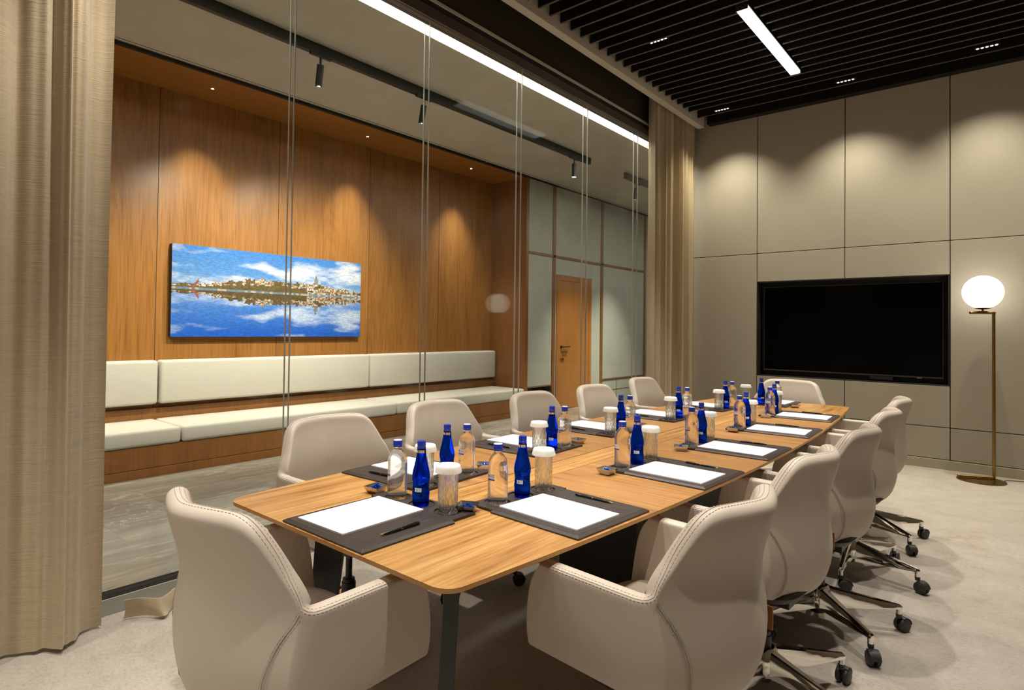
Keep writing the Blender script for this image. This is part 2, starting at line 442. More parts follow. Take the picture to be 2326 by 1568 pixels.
# glass partition: two sheets, butt-jointed about every metre
JY = [-1.28, -.25, .775, 1.80, 2.835, 3.88, 4.90, 5.92, WY - .01]
for i in range(len(JY) - 1):
    e = bpy.data.objects.new('window_%d' % (i + 1), None); COL.objects.link(e); e.location = (GXF, (JY[i] + JY[i + 1]) / 2, 0); e['kind'] = 'structure'
    hy = (JY[i + 1] - JY[i]) / 2 - .002
    for x in (0, GXB - GXF):
        obj('pane', MB().box(x - .005, x + .005, -hy, hy, .078, 3.455), 'partition_glass', e, smooth=0)
        if i < len(JY) - 2: obj('edge_joint', MB().box(x - .006, x + .006, hy + .0005, hy + .0035, .078, 3.455), 'joint_silver', e, smooth=0)

# ------------------------------------------------------------------ lobby beyond the glass
SOF, CL = 3.612, 3.64
BW = -6.23
struct('wall_left', MB().box(BW - .1, BW, RY0, 7.30, 0, 3.75), 'veneer_wall', smooth=0)
gv = MB()
for y in (-.30, .967, 2.24, 3.51, 4.78, 6.03): gv.box(BW - .001, BW + .0012, y - .0025, y + .0025, .4, SOF)
struct('panel_joints', gv, 'groove', bpy.data.objects['wall_left'], smooth=0)
struct('trim_5', MB().box(BW, LW + .005, RY0, 7.262, SOF, 3.72), 'veneer_soffit', smooth=0)     # timber soffit
struct('trim_6', MB().box(LW - .03, LW + .008, RY0, 7.262, SOF - .002, SOF + .022), 'groove', smooth=0)
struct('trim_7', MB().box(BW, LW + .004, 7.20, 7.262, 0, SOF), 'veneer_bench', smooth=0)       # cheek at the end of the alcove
lc = MB().box(LW - .06, -3.515, RY0, 12.4, CL, CL + .12).box(-3.515, -3.13, RY0, 12.4, CL + .06, CL + .12)
struct('ceiling_lobby', lc, 'lobby_ceiling', smooth=0)
struct('trim_8', MB().box(LW + .05, LW + .056, RY0, 12.4, CL - .002, CL + .001), 'groove', smooth=0)   # shadow line round the ceiling
cv = thing('cove_light', 'long white glowing cove strip in the lobby ceiling along the glass', 'light', (-3.36, 4.8, CL))
obj('diffuser', MB().box(-.152, .225, RY0 - 4.8, 12.4 - 4.8, .006, .05), 'cove_light', cv, smooth=0)
struct('wall_lobby', MB().box(LW - .2, LW - .006, 7.972, 12.4, 0, 3.66).box(LW - .2, LW - .006, 7.262, 7.972, .42, 3.66), 'groove', smooth=0)
wl = bpy.data.objects['wall_lobby']
V1, V2, V3 = (7.890, 7.972), (9.380, 9.463), (11.05, 11.13)
lp = MB()
def lpan(y0, y1, z0, z1, d=0): lp.box(LW - .03, LW - d, y0, y1, z0, z1)
lpan(7.262, V1[0], 2.497, 3.61); lpan(7.262, V1[0], .42, 2.455)
lpan(V1[1], V2[0], 2.497, 3.61); lpan(V1[1], 8.005, 0, 2.455); lpan(8.005, 9.085, 2.192, 2.455); lpan(9.085, V2[0], 0, 2.455)
lpan(V2[1], V3[0], 2.497, 3.61); lpan(V2[1], V3[0], .425, 2.455)
lpan(V2[1], V3[0], 0, .40, .004); lpan(V3[1], 12.4, 0, 3.61)
struct('wall_panels', lp, 'lobby_wall', wl, smooth=0, bevel=.003)
st = MB()
for v in (V1, V2, V3): st.box(LW - .02, LW + .012, v[0], v[1], .115, 3.61)
st.box(LW - .02, LW + .012, 7.262, V3[0], 2.455, 2.497)
st.box(LW - .02, LW + .012, 7.262, V1[0], .402, .42).box(LW - .02, LW + .012, V2[1], V3[0], .405, .423)
struct('timber_strips', st, 'strip_wood', wl, smooth=0, bevel=.002)
gl = MB()
for y in (9.99, 10.6): gl.box(LW - .005, LW + .001, y - .002, y + .002, 0, .40)
gl.box(LW - .005, LW + .001, V2[1], V3[0], .21, .214)
struct('cabinet_joints', gl, 'groove', wl, smooth=0)
struct('wall_far', MB().box(-5.74, GXB, 12.4, 12.6, 0, 3.76), 'lobby_wall', smooth=0)
struct('baseboard_left', MB().box(LW - .02, LW + .006, V1[0], 8.004, 0, .114), 'white_paint', smooth=0)
# recess with a dark waste bin below the first grey panel
rb = MB().box(LW - .42, LW - .40, 7.262, V1[0], 0, .41).box(LW - .42, LW, 7.262, 7.27, 0, .41)
struct('trim_9', rb, 'lobby_wall', smooth=0)
bn = thing('waste_bin', 'dark square waste bin with a small gold emblem, low beside the oak door', 'bin', (LW - .10, 7.72, 0))
obj('body', MB().box(-.14, .14, -.14, .14, 0, .315), 'bin_black', bn, smooth=0, bevel=.008)
obj('rim', MB().box(-.143, .143, -.143, .143, .315, .327), 'black_satin', bn, smooth=0, bevel=.003)
em = MB()
for k in (-1, 0, 1): em.add([(.1405, k * .018 - .007, .250), (.1405, k * .018 + .007, .250), (.1405, k * .010, .222)], [(0, 1, 2)])
em.add([(.1405, -.004, .222), (.1405, .004, .222), (.1405, .003, .206), (.1405, -.003, .206)], [(0, 1, 2, 3)])
obj('emblem', em, 'gold', bn, smooth=0)
obj('price_tag', MB().box(.1402, .1415, .028, .042, .185, .205), 'paper', bn, smooth=0)
# door
dr = bpy.data.objects.new('door_1', None); COL.objects.link(dr); dr.location = (LW, 8.545, 0); dr['kind'] = 'structure'
obj('door_frame', MB().box(-.05, .010, -.535, -.445, 0, 2.188).box(-.05, .010, .455, .535, 0, 2.188).box(-.05, .010, -.445, .455, 2.105, 2.188), 'door_wood', dr, smooth=0, bevel=.002)
lf = obj('door_leaf', MB().box(-.045, .004, -.441, .451, .006, 2.101), 'door_wood', dr, smooth=0, bevel=.001)
obj('door_handle', MB().lathe([(.0, .0), (.024, .0), (.024, .008), (.0, .008)], 16).xf(Matrix.Translation((.004, -.39, 1.018)) @ Matrix.Rotation(PI / 2, 4, 'Y'))
    .tube([(.008, -.39, 1.018), (.045, -.39, 1.018), (.05, -.375, 1.018), (.05, -.195, 1.022)], .009, 8), 'black_satin', lf)
dt = thing('door_hanger', 'small brown card hanging on a string from the black door lever', 'tag', (LW + .05, 8.19, .865))
obj('card', MB().box(-.003, .003, -.055, .055, 0, .058), 'strip_wood', dt, smooth=0)
obj('string', MB().tube([(0, -.05, .058), (0, -.035, .148)], .0015, 5).tube([(0, .03, .058), (0, -.025, .148)], .0015, 5), 'black_satin', dt)
# built-in bench
bench = thing('bench', 'long built-in timber bench with pale upholstered seat sections under the picture', 'bench', (-5.87, 3.0, 0))
by0, by1 = RY0 + .02, 7.19
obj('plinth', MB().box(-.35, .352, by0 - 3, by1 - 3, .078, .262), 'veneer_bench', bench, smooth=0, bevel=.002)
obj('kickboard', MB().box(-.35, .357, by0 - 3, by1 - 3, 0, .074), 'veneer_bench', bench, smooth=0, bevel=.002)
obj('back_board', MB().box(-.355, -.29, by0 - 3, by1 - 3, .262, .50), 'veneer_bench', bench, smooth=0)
SEATS = [by0, -.27, 2.222, 4.685, 7.165]
for a, b2 in zip(SEATS, SEATS[1:]):
    obj('seat_cushion', MB().rbox(-.29, .365, a + .006 - 3, b2 - .006 - 3, .264, .405, .028), 'bench_fabric', bench, smooth=180)
BACKS = [(by0, -.25, 'far left section behind the curtain'), (-.235, 2.228, 'left upholstered backrest section, cut off by the near curtain'), (2.25, 4.714, 'middle upholstered backrest section directly below the blue picture'), (4.73, 7.165, 'right upholstered backrest section, ending by the alcove corner')]
for k, (a, b2, ph) in enumerate(BACKS):
    if k == 0: continue
    o = obj('back_cushion', MB().rbox(-6.226, -6.085, a, b2, .545, .958, .03), 'bench_fabric', smooth=180)
    tag(o, 'pale ' + ph, 'cushion', 'backrest cushions on the timber wall')
# picture: a mosaic panorama of a hillside town mirrored in blue water
PW, PH = 2.255, .915
nu, nv = 260, 120
def fn(x, s):
    i = math.floor(x); f = x - i; f = f * f * (3 - 2 * f)
    def h(k): return (math.sin(k * 127.1 + s * 311.7) * 43758.5453) % 1
    return h(i) * (1 - f) + h(i + 1) * f
def fn2(x, y, s):
    i, j = math.floor(x), math.floor(y); u, v = x - i, y - j; u = u*u*(3-2*u); v = v*v*(3-2*v)
    def h(a, b_): return (math.sin(a * 127.1 + b_ * 269.5 + s * 74.7) * 43758.5453) % 1
    return (h(i, j)*(1-u) + h(i+1, j)*u)*(1-v) + (h(i, j+1)*(1-u) + h(i+1, j+1)*u)*v
def fbm(x, y, s): return .5*fn2(x, y, s) + .3*fn2(2.1*x, 2.1*y, s+1) + .2*fn2(4.3*x, 4.3*y, s+2)
def skyline(u):
    base = sinterp([(0, .045), (.12, .055), (.2, .075), (.3, .105), (.42, .14), (.5, .12), (.62, .125), (.72, .135), (.8, .105), (.88, .085), (.95, .055), (1, .06)], u)
    blk = math.floor(u * 95); hgt = ((math.sin(blk * 91.7) * 43758.5) % 1)
    e = base + .035 * hgt * (1 if .18 < u < .97 else .4)
    if abs(u - .715) < .011: e = .205
    if abs(u - .715) < .004: e = .25
    return e
def pcol(u, v, lift=0):
    hor = .527
    d = v - hor
    wat = d < 0
    dd = abs(d) * (1 if not wat else 1.02)
    uu = u + (0 if not wat else .004 * (fn2(u * 60, v * 90, 9) - .5) * 2)
    sky_t = min(1, dd / .5)
    cl = fbm(uu * 5.5, dd * 9 + 3, 4)
    extra = math.exp(-((uu - .63) / .10)**2 - ((dd - .30) / .11)**2) * .9 + math.exp(-((uu - .43) / .07)**2 - ((dd - .27) / .05)**2) * .6 + math.exp(-((uu - .30) / .06)**2 - ((dd - .19) / .04)**2) * .6 + math.exp(-((uu - .95) / .14)**2 - ((dd - .30) / .12)**2) * .7
    c_ = max(0, min(1, (cl + extra * .55 - .42 - .25 * sky_t) * 3.2))
    blue = (.05 + .10 * (1 - sky_t), .23 + .14 * (1 - sky_t), .62 + .03 * (1 - sky_t))
    if wat: blue = (.015 + .09 * (1 - sky_t), .13 + .16 * (1 - sky_t), .58 + .06 * (1 - sky_t))
    wh = (.78, .82, .84) if not wat else (.55, .66, .80)
    col = [blue[i] * (1 - c_) + wh[i] * c_ for i in range(3)]
    haze = max(0, 1 - dd / .2) * .45
    col = [col[i] * (1 - haze) + (.50, .58, .70)[i] * haze for i in range(3)]
    sk = skyline(uu)
    if dd < sk:
        r1 = fn2(math.floor(uu * 130), math.floor(dd * 90), 21); r2 = (math.sin(math.floor(uu * 150) * 12.9 + math.floor(dd * 70) * 78.2) * 43758.5) % 1
        tree = fbm(uu * 22, dd * 18, 31) + (.34 if dd < sk * .55 and uu < .66 else .02) - (.10 if uu > .62 else 0)
        if abs(u - .715) < .013 and dd > .14: col = [.26, .25, .22] if dd < .205 else [.13, .15, .17]
        elif tree > .56: col = [.10 + .09 * r2, .075 + .05 * r2, .025 + .02 * r2]
        elif r2 > .80: col = [.55, .24, .08]
        elif r2 > .45: col = [.66, .60, .50]
        elif r2 > .25: col = [.36, .29, .21]
        else: col = [.13, .11, .09]
        if wat: col = [c2 * .80 for c2 in col]
    if dd < .012: col = [.16, .24, .30] if (math.sin(math.floor(u * 70) * 5.3) * 971.3) % 1 > .35 else [.45, .40, .36]
    if u < .115 and .085 < u and dd < .12 and abs((u - .085) * 3.2 - dd) < .02: col = [.36, .10, .07]
    row = math.floor(v * nv)
    j = .80 + .40 * ((math.sin(math.floor(u * nu / 3 + (row * 1.7) % 3) * 37.7 + row * 91.3) * 43758.5) % 1)
    if row % 2 == 0 and not (dd < sk): j *= .88; col[2] = min(1, col[2] * 1.12)
    return tuple(max(0, min(1, c2 * j)) for c2 in col)
pic = thing('picture', 'wide blue mosaic panorama of a town and its reflection, hung above the pale bench', 'picture', (-6.195, 2.357 + PW / 2, 1.181))
mb = MB()
rows = [[(.0305, -PW / 2 + PW * i / nu, PH * j / nv) for j in range(nv + 1)] for i in range(nu + 1)]
mb.grid(rows)
po = obj('image_panel', mb, 'paper', pic, smooth=0)
me = po.data; ca = me.color_attributes.new('mosaic', 'FLOAT_COLOR', 'CORNER')
vals = []
for p in me.polygons:
    k = p.index; i, j = k // nv, k % nv
    c3 = pcol((i + .5) / nu, (j + .5) / nv)
    vals += [c3[0] * .72, c3[1] * .72, c3[2] * .78, 1] * 4
ca.data.foreach_set('color', vals)
m, t, b = new_mat('mosaic'); setp(b, (.3, .4, .6), .45, spec=.3)
at = t.node('ShaderNodeVertexColor'); at.layer_name = 'mosaic'; t.link(at.outputs[0], b.inputs['Base Color'])
me.materials.clear(); me.materials.append(m)
obj('backing_board', MB().box(-.032, .030, -PW / 2, PW / 2, 0, PH), 'black_satin', pic, smooth=0)

# lobby luminaires
for i, (y, ph) in enumerate(((2.585, 'left'), (4.46, 'middle'), (6.31, 'right'))):
    d = thing('downlight', 'tiny bright downlight in the timber soffit, %s of the three visible' % ph, 'light', (-5.872, y, SOF), 0, 'soffit downlights')
    obj('ring', MB().lathe([(.012, -.002), (.024, -.002), (.024, .0), (.012, .0)], 20, close=False), 'veneer_soffit', d)
    obj('lens', MB().lathe([(.0, -.003), (.012, -.003), (.012, .0), (.0, .0)], 16), 'led_white', d)
tr1 = thing('track_rail', 'long black lighting track across the lobby ceiling in front of the timber wall', 'track', (-4.33, 3.0, CL))
obj('rail', MB().box(-.022, .022, RY0 - 3, 7.02 - 3, -.085, 0), 'black_satin', tr1, smooth=0, bevel=.003)
tr2 = thing('track_rail', 'short black lighting track at the far right of the lobby ceiling', 'track', (-4.31, 8.85, CL))
obj('rail', MB().box(-.022, .022, -.88, .88, -.085, 0), 'black_satin', tr2, smooth=0, bevel=.003)
HEADS = [(2.79, 'first black track spotlight from the left, tilted towards the timber wall', 20, 0, 'black_satin'), (3.955, 'second black track spotlight from the left, tilted, half behind a glass joint', 20, 0, 'black_satin'), (6.63, 'third black track spotlight, glowing warm, near the end of the long track', 0, 1, 'led_warm'), (8.36, 'rightmost black track spotlight, on the short track near the far curtain', 8, 2, 'led_dim')]
for y, lab, tilt, lit, lm in HEADS:
    s = thing('track_spotlight', lab, 'spotlight', (-4.325, y, CL - .085), 0, 'track spotlights')
    obj('adapter', MB().box(-.016, .016, -.10, .10, -.016, .0), 'black_satin', s, smooth=0, bevel=.003)
    obj('stem', MB().tube([(0, 0, -.015), (0, 0, -.085)], .010, 10), 'black_satin', s)
    Mx = Matrix.Translation((0, 0, -.075)) @ Matrix.Rotation(rad(tilt), 4, 'Y') @ Matrix.Rotation(rad(tilt * .35), 4, 'X')
    hb = MB().lathe([(.026, -.175), (.029, -.175), (.029, 0), (.0, .0)], 20, close=False).xf(Mx)
    hd_ = obj('lamp_head', hb, 'black_satin', s)
    obj('lens', MB().lathe([(.0, -.172), (.0285, -.172), (.0285, -.165), (.0, -.165)], 16).xf(Mx), lm, hd_)

# ------------------------------------------------------------------ meeting-room ceiling fittings
ln = thing('ceiling_light', 'bright white linear light fitting set into the black slatted ceiling', 'light', ((LINX0 + LINX1) / 2, (LINY0 + LINY1) / 2, SLZ))
hx, hy = (LINX1 - LINX0) / 2, (LINY1 - LINY0) / 2
obj('diffuser', MB().box(-hx + .006, hx - .006, -hy + .004, hy - .004, -.036, .06), 'linear_light', ln, smooth=0, bevel=.003)
obj('housing', MB().box(-hx, -hx + .005, -hy, hy, -.012, .199).box(hx - .005, hx, -hy, hy, -.012, .199).box(-hx, hx, -hy, -hy + .003, -.04, .199).box(-hx, hx, hy - .003, hy, -.04, .199), 'bezel', ln, smooth=0)
SPOTS = [(-2.305, 4.838, 'slim recessed ceiling spot left of the white linear light, above the table'), (-2.475, 6.82, 'slim recessed ceiling spot nearest the far curtain, above the panelled wall'), (-1.25, 6.805, 'slim recessed ceiling spot just beyond the end of the linear light'), (-.165, 6.765, 'slim recessed ceiling spot above the globe floor lamp')]
for x, y, lab in SPOTS:
    s = thing('ceiling_spot', lab, 'light', (x, y, SLZ), 0, 'recessed ceiling spots')
    obj('housing', MB().box(-.088, .088, -.020, .020, .006, .05), 'black_satin', s, smooth=0)
    lb = MB()
    for k in range(5): lb.lathe([(.0, .001), (.0095, .001), (.0115, .0055), (.0, .0055)], 10, (-.064 + k * .032, 0))
    obj('led_row', lb, 'led_warm' if False else 'led_dim', s)

# ------------------------------------------------------------------ curtains
def curtain(name, label, y0, y1, z0, z1, xc, amp, period, crest, fine=.25, nf=3.3, seed=1, ny=220, nz=16, bulge=0, wob=.15):
    """hanging cloth: big folds of the given period with a crest (towards the room) at y = crest, finer pleats on top of them"""
    rnd = random.Random(seed)
    ph = [rnd.uniform(0, 6) for _ in range(6)]
    def P(u, v, off):
        y = y0 + (y1 - y0) * u
        s_ = (y - crest) / period + .25 + wob * math.sin((y - crest) * 3.1 / period)
        a = amp * (1 - .35 * v) * (1 + .18 * math.sin(u * 11 + ph[2]))
        f2 = fine * amp * (.55 + .9 * v)
        x = xc + a * math.sin(2 * PI * s_) + f2 * math.sin(2 * PI * nf * s_ + ph[3] + .5 * v) + .4 * f2 * math.sin(2 * PI * 2.1 * nf * s_ + ph[4]) + bulge * (1 - v) ** 2
        y += .30 * amp * math.cos(2 * PI * s_) * (1 if 0 < u < 1 else .6) + .006 * math.sin(v * 4 + u * 9)
        return (x + off, y, z0 + (z1 - z0) * v + (.006 * math.sin(2 * PI * s_) if v == 0 else 0))
    mb = MB()
    A = [[P(i / ny, j / nz, 0) for j in range(nz + 1)] for i in range(ny + 1)]
    B = [[(p[0] - .004, p[1], p[2]) for p in r] for r in A]
    mb.grid(A).grid(B, flip=True)
    n1 = (ny + 1) * (nz + 1); fs = []
    for i in range(ny):
        a = i * (nz + 1); c = (i + 1) * (nz + 1); fs.append((a, n1 + a, n1 + c, c)); a += nz; c += nz; fs.append((a, c, n1 + c, n1 + a))
    for j in range(nz):
        fs.append((j, j + 1, n1 + j + 1, n1 + j)); q = ny * (nz + 1) + j; fs.append((q, n1 + q, n1 + q + 1, q + 1))
    mb.f += fs; mb.mi += [0] * len(fs)
    o = obj(name, mb, 'curtain_fabric', smooth=60)
    return tag(o, label, 'curtain', None)
curtain('curtain', 'tall heavy beige curtain drawn back at the near left edge of the photo', -.75, .858, .018, 4.1, -2.885, .062, .42, .69, .34, 3.3, 3, bulge=.02, ny=330)
curtain('curtain', 'tall pleated beige curtain at the far end of the glass beside the panelled wall', 5.99, 7.17, .012, 4.1, -2.935, .050, .150, 6.6, .25, 2.2, 8, ny=330)
curtain('curtain', 'low strip of beige curtain hem below the glass rail behind the near chair', .945, 1.32, .012, .092, -2.885, .070, .36, 1.085, .08, 2, 5, ny=60, nz=4, wob=0)

# ------------------------------------------------------------------ television and floor lamp
tv = thing('television', 'large black wall screen set in the dark niche of the panelled wall', 'television', (-1.343, WY + .09, .872))
obj('casing', MB().box(-.832, .832, .01, .06, -.012, .952), 'black_satin', tv, smooth=0, bevel=.004)
obj('screen', MB().box(-.826, .826, -.004, .012, .010, .945), 'screen_black', tv, smooth=0)
obj('trim', MB().box(-.832, .832, -.006, .012, -.006, .007).box(.827, .8315, -.006, .012, .007, .95).box(-.8315, -.827, -.006, .012, .007, .95).box(-.832, .832, -.006, .012, .946, .951), 'bezel', tv, smooth=0)
obj('sensor', MB().box(.62, .66, -.010, -.005, -.012, -.004), 'steel', tv, smooth=0)
obj('mount', MB().box(.22, .42, -.02, .04, -.045, -.012).box(-.3, .3, .05, .07, .2, .7), 'black_satin', tv, smooth=0)
lamp = thing('floor_lamp', 'brass floor lamp with a glowing white globe beside the wall screen', 'lamp', (-.129, 7.065, 0))
du = Vector((-.88, -.47, 0)).normalized()
obj('base', MB().lathe([(.0, 0), (.175, 0), (.177, .004), (.175, .009), (.0, .011)], 64, (-.085, -.10)), 'brass', lamp)
obj('base_rod', MB().tube([(0, 0, .024), (du.x * .285, du.y * .285, .024)], .0125, 16), 'brass', lamp)
obj('pole', MB().tube([(0, 0, .012), (0, 0, 1.51)], .0125, 16), 'brass', lamp)
obj('arm', MB().tube([(-du.x * .012, -du.y * .012, 1.503), (du.x * .185, du.y * .185, 1.503)], .0125, 16), 'brass', lamp)
gx, gy = du.x * .085, du.y * .085
obj('globe_holder', MB().lathe([(.0, 1.512), (.034, 1.514), (.035, 1.518), (.008, 1.520), (.008, 1.532), (.045, 1.536), (.066, 1.547), (.0, 1.547)], 32, (gx, gy)), 'brass', lamp)
R = .150
obj('globe', MB().lathe([(R * math.sin(a), 1.541 + R * .985 - R * math.cos(a)) for a in [PI * k / 28 for k in range(29)]], 40, (gx, gy)), 'globe_light', lamp, smooth=180)
obj('cable', MB().tube([(.07, .02, .006), (.10, .06, .006), (.2, .10, .006), (.34, .16, .006)], .003, 6), 'black_satin', lamp)

# ------------------------------------------------------------------ conference table
TZ = .737; TX = -1.405; TY0, TY1 = .915, 5.30
def hw(y): return .605 - .0255 * (y - 2.95) ** 2
def outline(y0, y1, x0=None, x1=None, n=14, rn=0, rf=0):
    """plan polygon between y0 and y1, optionally clipped to an inner x; rounded outer corners at near (rn) / far (rf) end"""
    right = []; left = []
    for k in range(n + 1):
        y = y0 + (y1 - y0) * k / n
        w = hw(y)
        right.append((TX + w, y)); left.append((TX - w, y))
    def rnd(edge, r, near, sgn):
        if not r: return edge
        yc = y0 + r if near else y1 - r
        pts = []
        for k in range(9):
            a = PI / 2 * k / 8
            w = hw(yc)
            pts.append((TX + sgn * (w - r + r * math.sin(a)), yc - r * math.cos(a) if near else yc + r * math.cos(a)))
        if near: return pts + [p for p in edge if p[1] > yc + .005]
        return [p for p in edge if p[1] < yc - .005] + pts[::-1]
    right = rnd(rnd(right, rn, True, 1), rf, False, 1); left = rnd(rnd(left, rn, True, -1), rf, False, -1)
    if x0 is not None: return right + [(x0, y1), (x0, y0)]
    if x1 is not None: return [(x1, y0), (x1, y1)] + left[::-1]
    return right + left[::-1]
table = thing('conference_table', 'long boat-shaped oak conference table with a cable channel down the middle', 'table', (0, 0, 0))
def slab(name, pts, mat):
    mb = MB()
    mb.mat(0).prism(pts, TZ - .0018, TZ)
    mb.mat(1).prism(pts, TZ - .011, TZ - .0018)
    def pull(x, y):     # the underside is cut back from the outer edge
        w = hw(min(max(y, TY0 + .05), TY1 - .05)); x2 = min(max(x, TX - w + .07), TX + w - .07)
        return (x2, min(max(y, TY0 + .06), TY1 - .06))
    mb.mat(1).prism([pull(x, y) for x, y in pts], TZ - .0205, TZ - .011)
    return obj(name, mb, [mat, 'table_edge'], table, smooth=30)
JN, JF = 1.520, 4.690
slab('tabletop', outline(TY0, JN - .0008, rn=.055), 'table_wood_long')
slab('tabletop', outline(JF + .0008, TY1, rf=.055), 'table_wood_long')
slab('tabletop', outline(JN, JF, x0=-1.338), 'table_wood_cross')
slab('tabletop', outline(JN, JF, x1=-1.466), 'table_wood_cross')
for a, b2 in ((JN + .001, 2.105), (2.108, 3.38), (3.383, 4.10), (4.103, JF - .001)):
    obj('cable_lid', MB().box(-1.462, -1.342, a, b2, TZ - .018, TZ), 'table_wood_long', table, smooth=0, bevel=.001)
obj('cable_tray', MB().box(-1.53, -1.27, JN, JF, TZ - .075, TZ - .021), 'pedestal_black', table, smooth=0)
for (px, py, sx, sy) in ((-1.128, 1.165, 1, -1), (-1.682, 1.165, -1, -1), (-1.128, 4.90, 1, 1), (-1.682, 4.90, -1, 1)):
    mb = MB(); a = Vector((-sx, -sy, 0)).normalized(); n_ = Vector((-a.y, a.x, 0))
    top = [(-.048, -.02), (.055, -.02), (.055, .02), (-.048, .02)]; bot = [(-.034, -.02), (.026, -.02), (.026, .02), (-.034, .02)]
    off = Vector((sx * .012, sy * .06, 0))
    vs = [Vector((px, py, 0)) + off + a * u + n_ * v for u, v in bot] + [Vector((px, py, TZ - .021)) + a * u + n_ * v for u, v in top]
    mb.add(vs, [(0, 3, 2, 1), (4, 5, 6, 7), (0, 1, 5, 4), (1, 2, 6, 5), (2, 3, 7, 6), (3, 0, 4, 7)])
    obj('leg', mb, 'table_leg', table, smooth=0, bevel=.002)
obj('pedestal', MB().box(-1.60, -1.205, 2.36, 3.90, 0, TZ - .076), 'pedestal_black', table, smooth=0, bevel=.003)
obj('frame', MB().box(-1.70, -1.66, 1.12, 4.94, TZ - .06, TZ - .0215).box(-1.15, -1.11, 1.12, 4.94, TZ - .06, TZ - .0215), 'table_leg', table, smooth=0)

# ------------------------------------------------------------------ swivel armchair
Wt = [(.40, .225), (.43, .255), (.46, .273), (.50, .284), (.55, .290), (.62, .294), (.72, .296), (.75, .291), (.79, .284), (.82, .276), (.86, .266), (.89, .258), (.905, .252)]
Dt = [(.40, .145), (.43, .180), (.45, .197), (.49, .211), (.52, .219), (.57, .227), (.63, .219), (.69, .207), (.75, .213), (.80, .226), (.845, .240), (.88, .248), (.905, .250)]
YF = [(.45, -.262), (.463, -.272), (.470, -.276), (.54, -.274), (.62, -.263), (.66, -.250), (.685, -.234), (.697, -.218), (.705, -.205)]
ZT = [(0, .903), (.45, .903), (.60, .9015), (.70, .8955), (.75, .888), (.80, .873), (.83, .855), (.855, .825), (.885, .788), (.92, .758), (.945, .735), (.965, .716)]
ZB = [(0, .402), (.5, .408), (.8, .425), (.965, .443)]
FC = .965
def back_y(x, z): return sinterp(Dt, z) - .105 * (abs(x) / .28) ** 1.4
def back_n(x): return Vector((.525 * (abs(x) / .28) ** .4, 1, 0)).normalized()
CQ = [(.985, -.013), (.9965, -.030), (1.0, -.052)]
def shell_pt(kind, q, z, sgn):
    """outer surface: 't' = back panel (q = share of the half width), 'c' = bend behind the arm, 'a' = arm (q 0 front .. 1); returns point, outward normal"""
    w = sinterp(Wt, z)
    if kind == 't':
        x = w * q; n = back_n(x); return Vector((sgn * x, back_y(x, z), z)), Vector((sgn * n.x, n.y, 0))
    yc = back_y(w * FC, z)
    if kind == 'c':
        fx, dy = CQ[q]; n = back_n(w * FC); u = (.35, .75, 1)[q]
        n = (n * (1 - u) + Vector((1, 0, 0)) * u).normalized()
        return Vector((sgn * w * fx, yc + dy, z)), Vector((sgn * n.x, n.y, 0))
    y = sinterp(YF, z) * (1 - q) + (yc + CQ[2][1]) * q
    return Vector((sgn * w, y, z)), Vector((sgn, 0, 0))
COLS = [('a', q, 1) for q in (0, .010, .04, .12, .25, .42, .6, .76, .90)] + [('c', q, 1) for q in (2, 1, 0)] + [('t', q, 1) for q in (.965, .952, .938, .922, .906, .89, .875, .86, .845, .83, .81, .785, .755, .72, .67, .60, .5, .38, .25, .12)] + [('t', 0, 1)]
COLS += [(k, q, -1) for k, q, s_ in reversed(COLS[:-1])]
NL = 12
UL = [0, .025, .08, .18, .30, .42, .54, .66, .77, .87, .95, 1]
def col_z(kind, q):
    if kind == 'a': return interp([(0, .463), (1, .451)], q), interp([(0, .704), (.12, .7035), (1, .7005)], q)
    if kind == 'c': return (.446, .448, .450)[q], (.7075, .7025, .7008)[q]
    return sinterp(ZB, q), sinterp(ZT, q)
def rim_r(kind, q):
    """half thickness and roll height of the edge: flat on the arms, a fat soft roll along the top of the back"""
    if kind != 't': return .013
    return sinterp([(0, .027), (.6, .027), (.80, .024), (.90, .018), (.95, .015), (1, .013)], q)
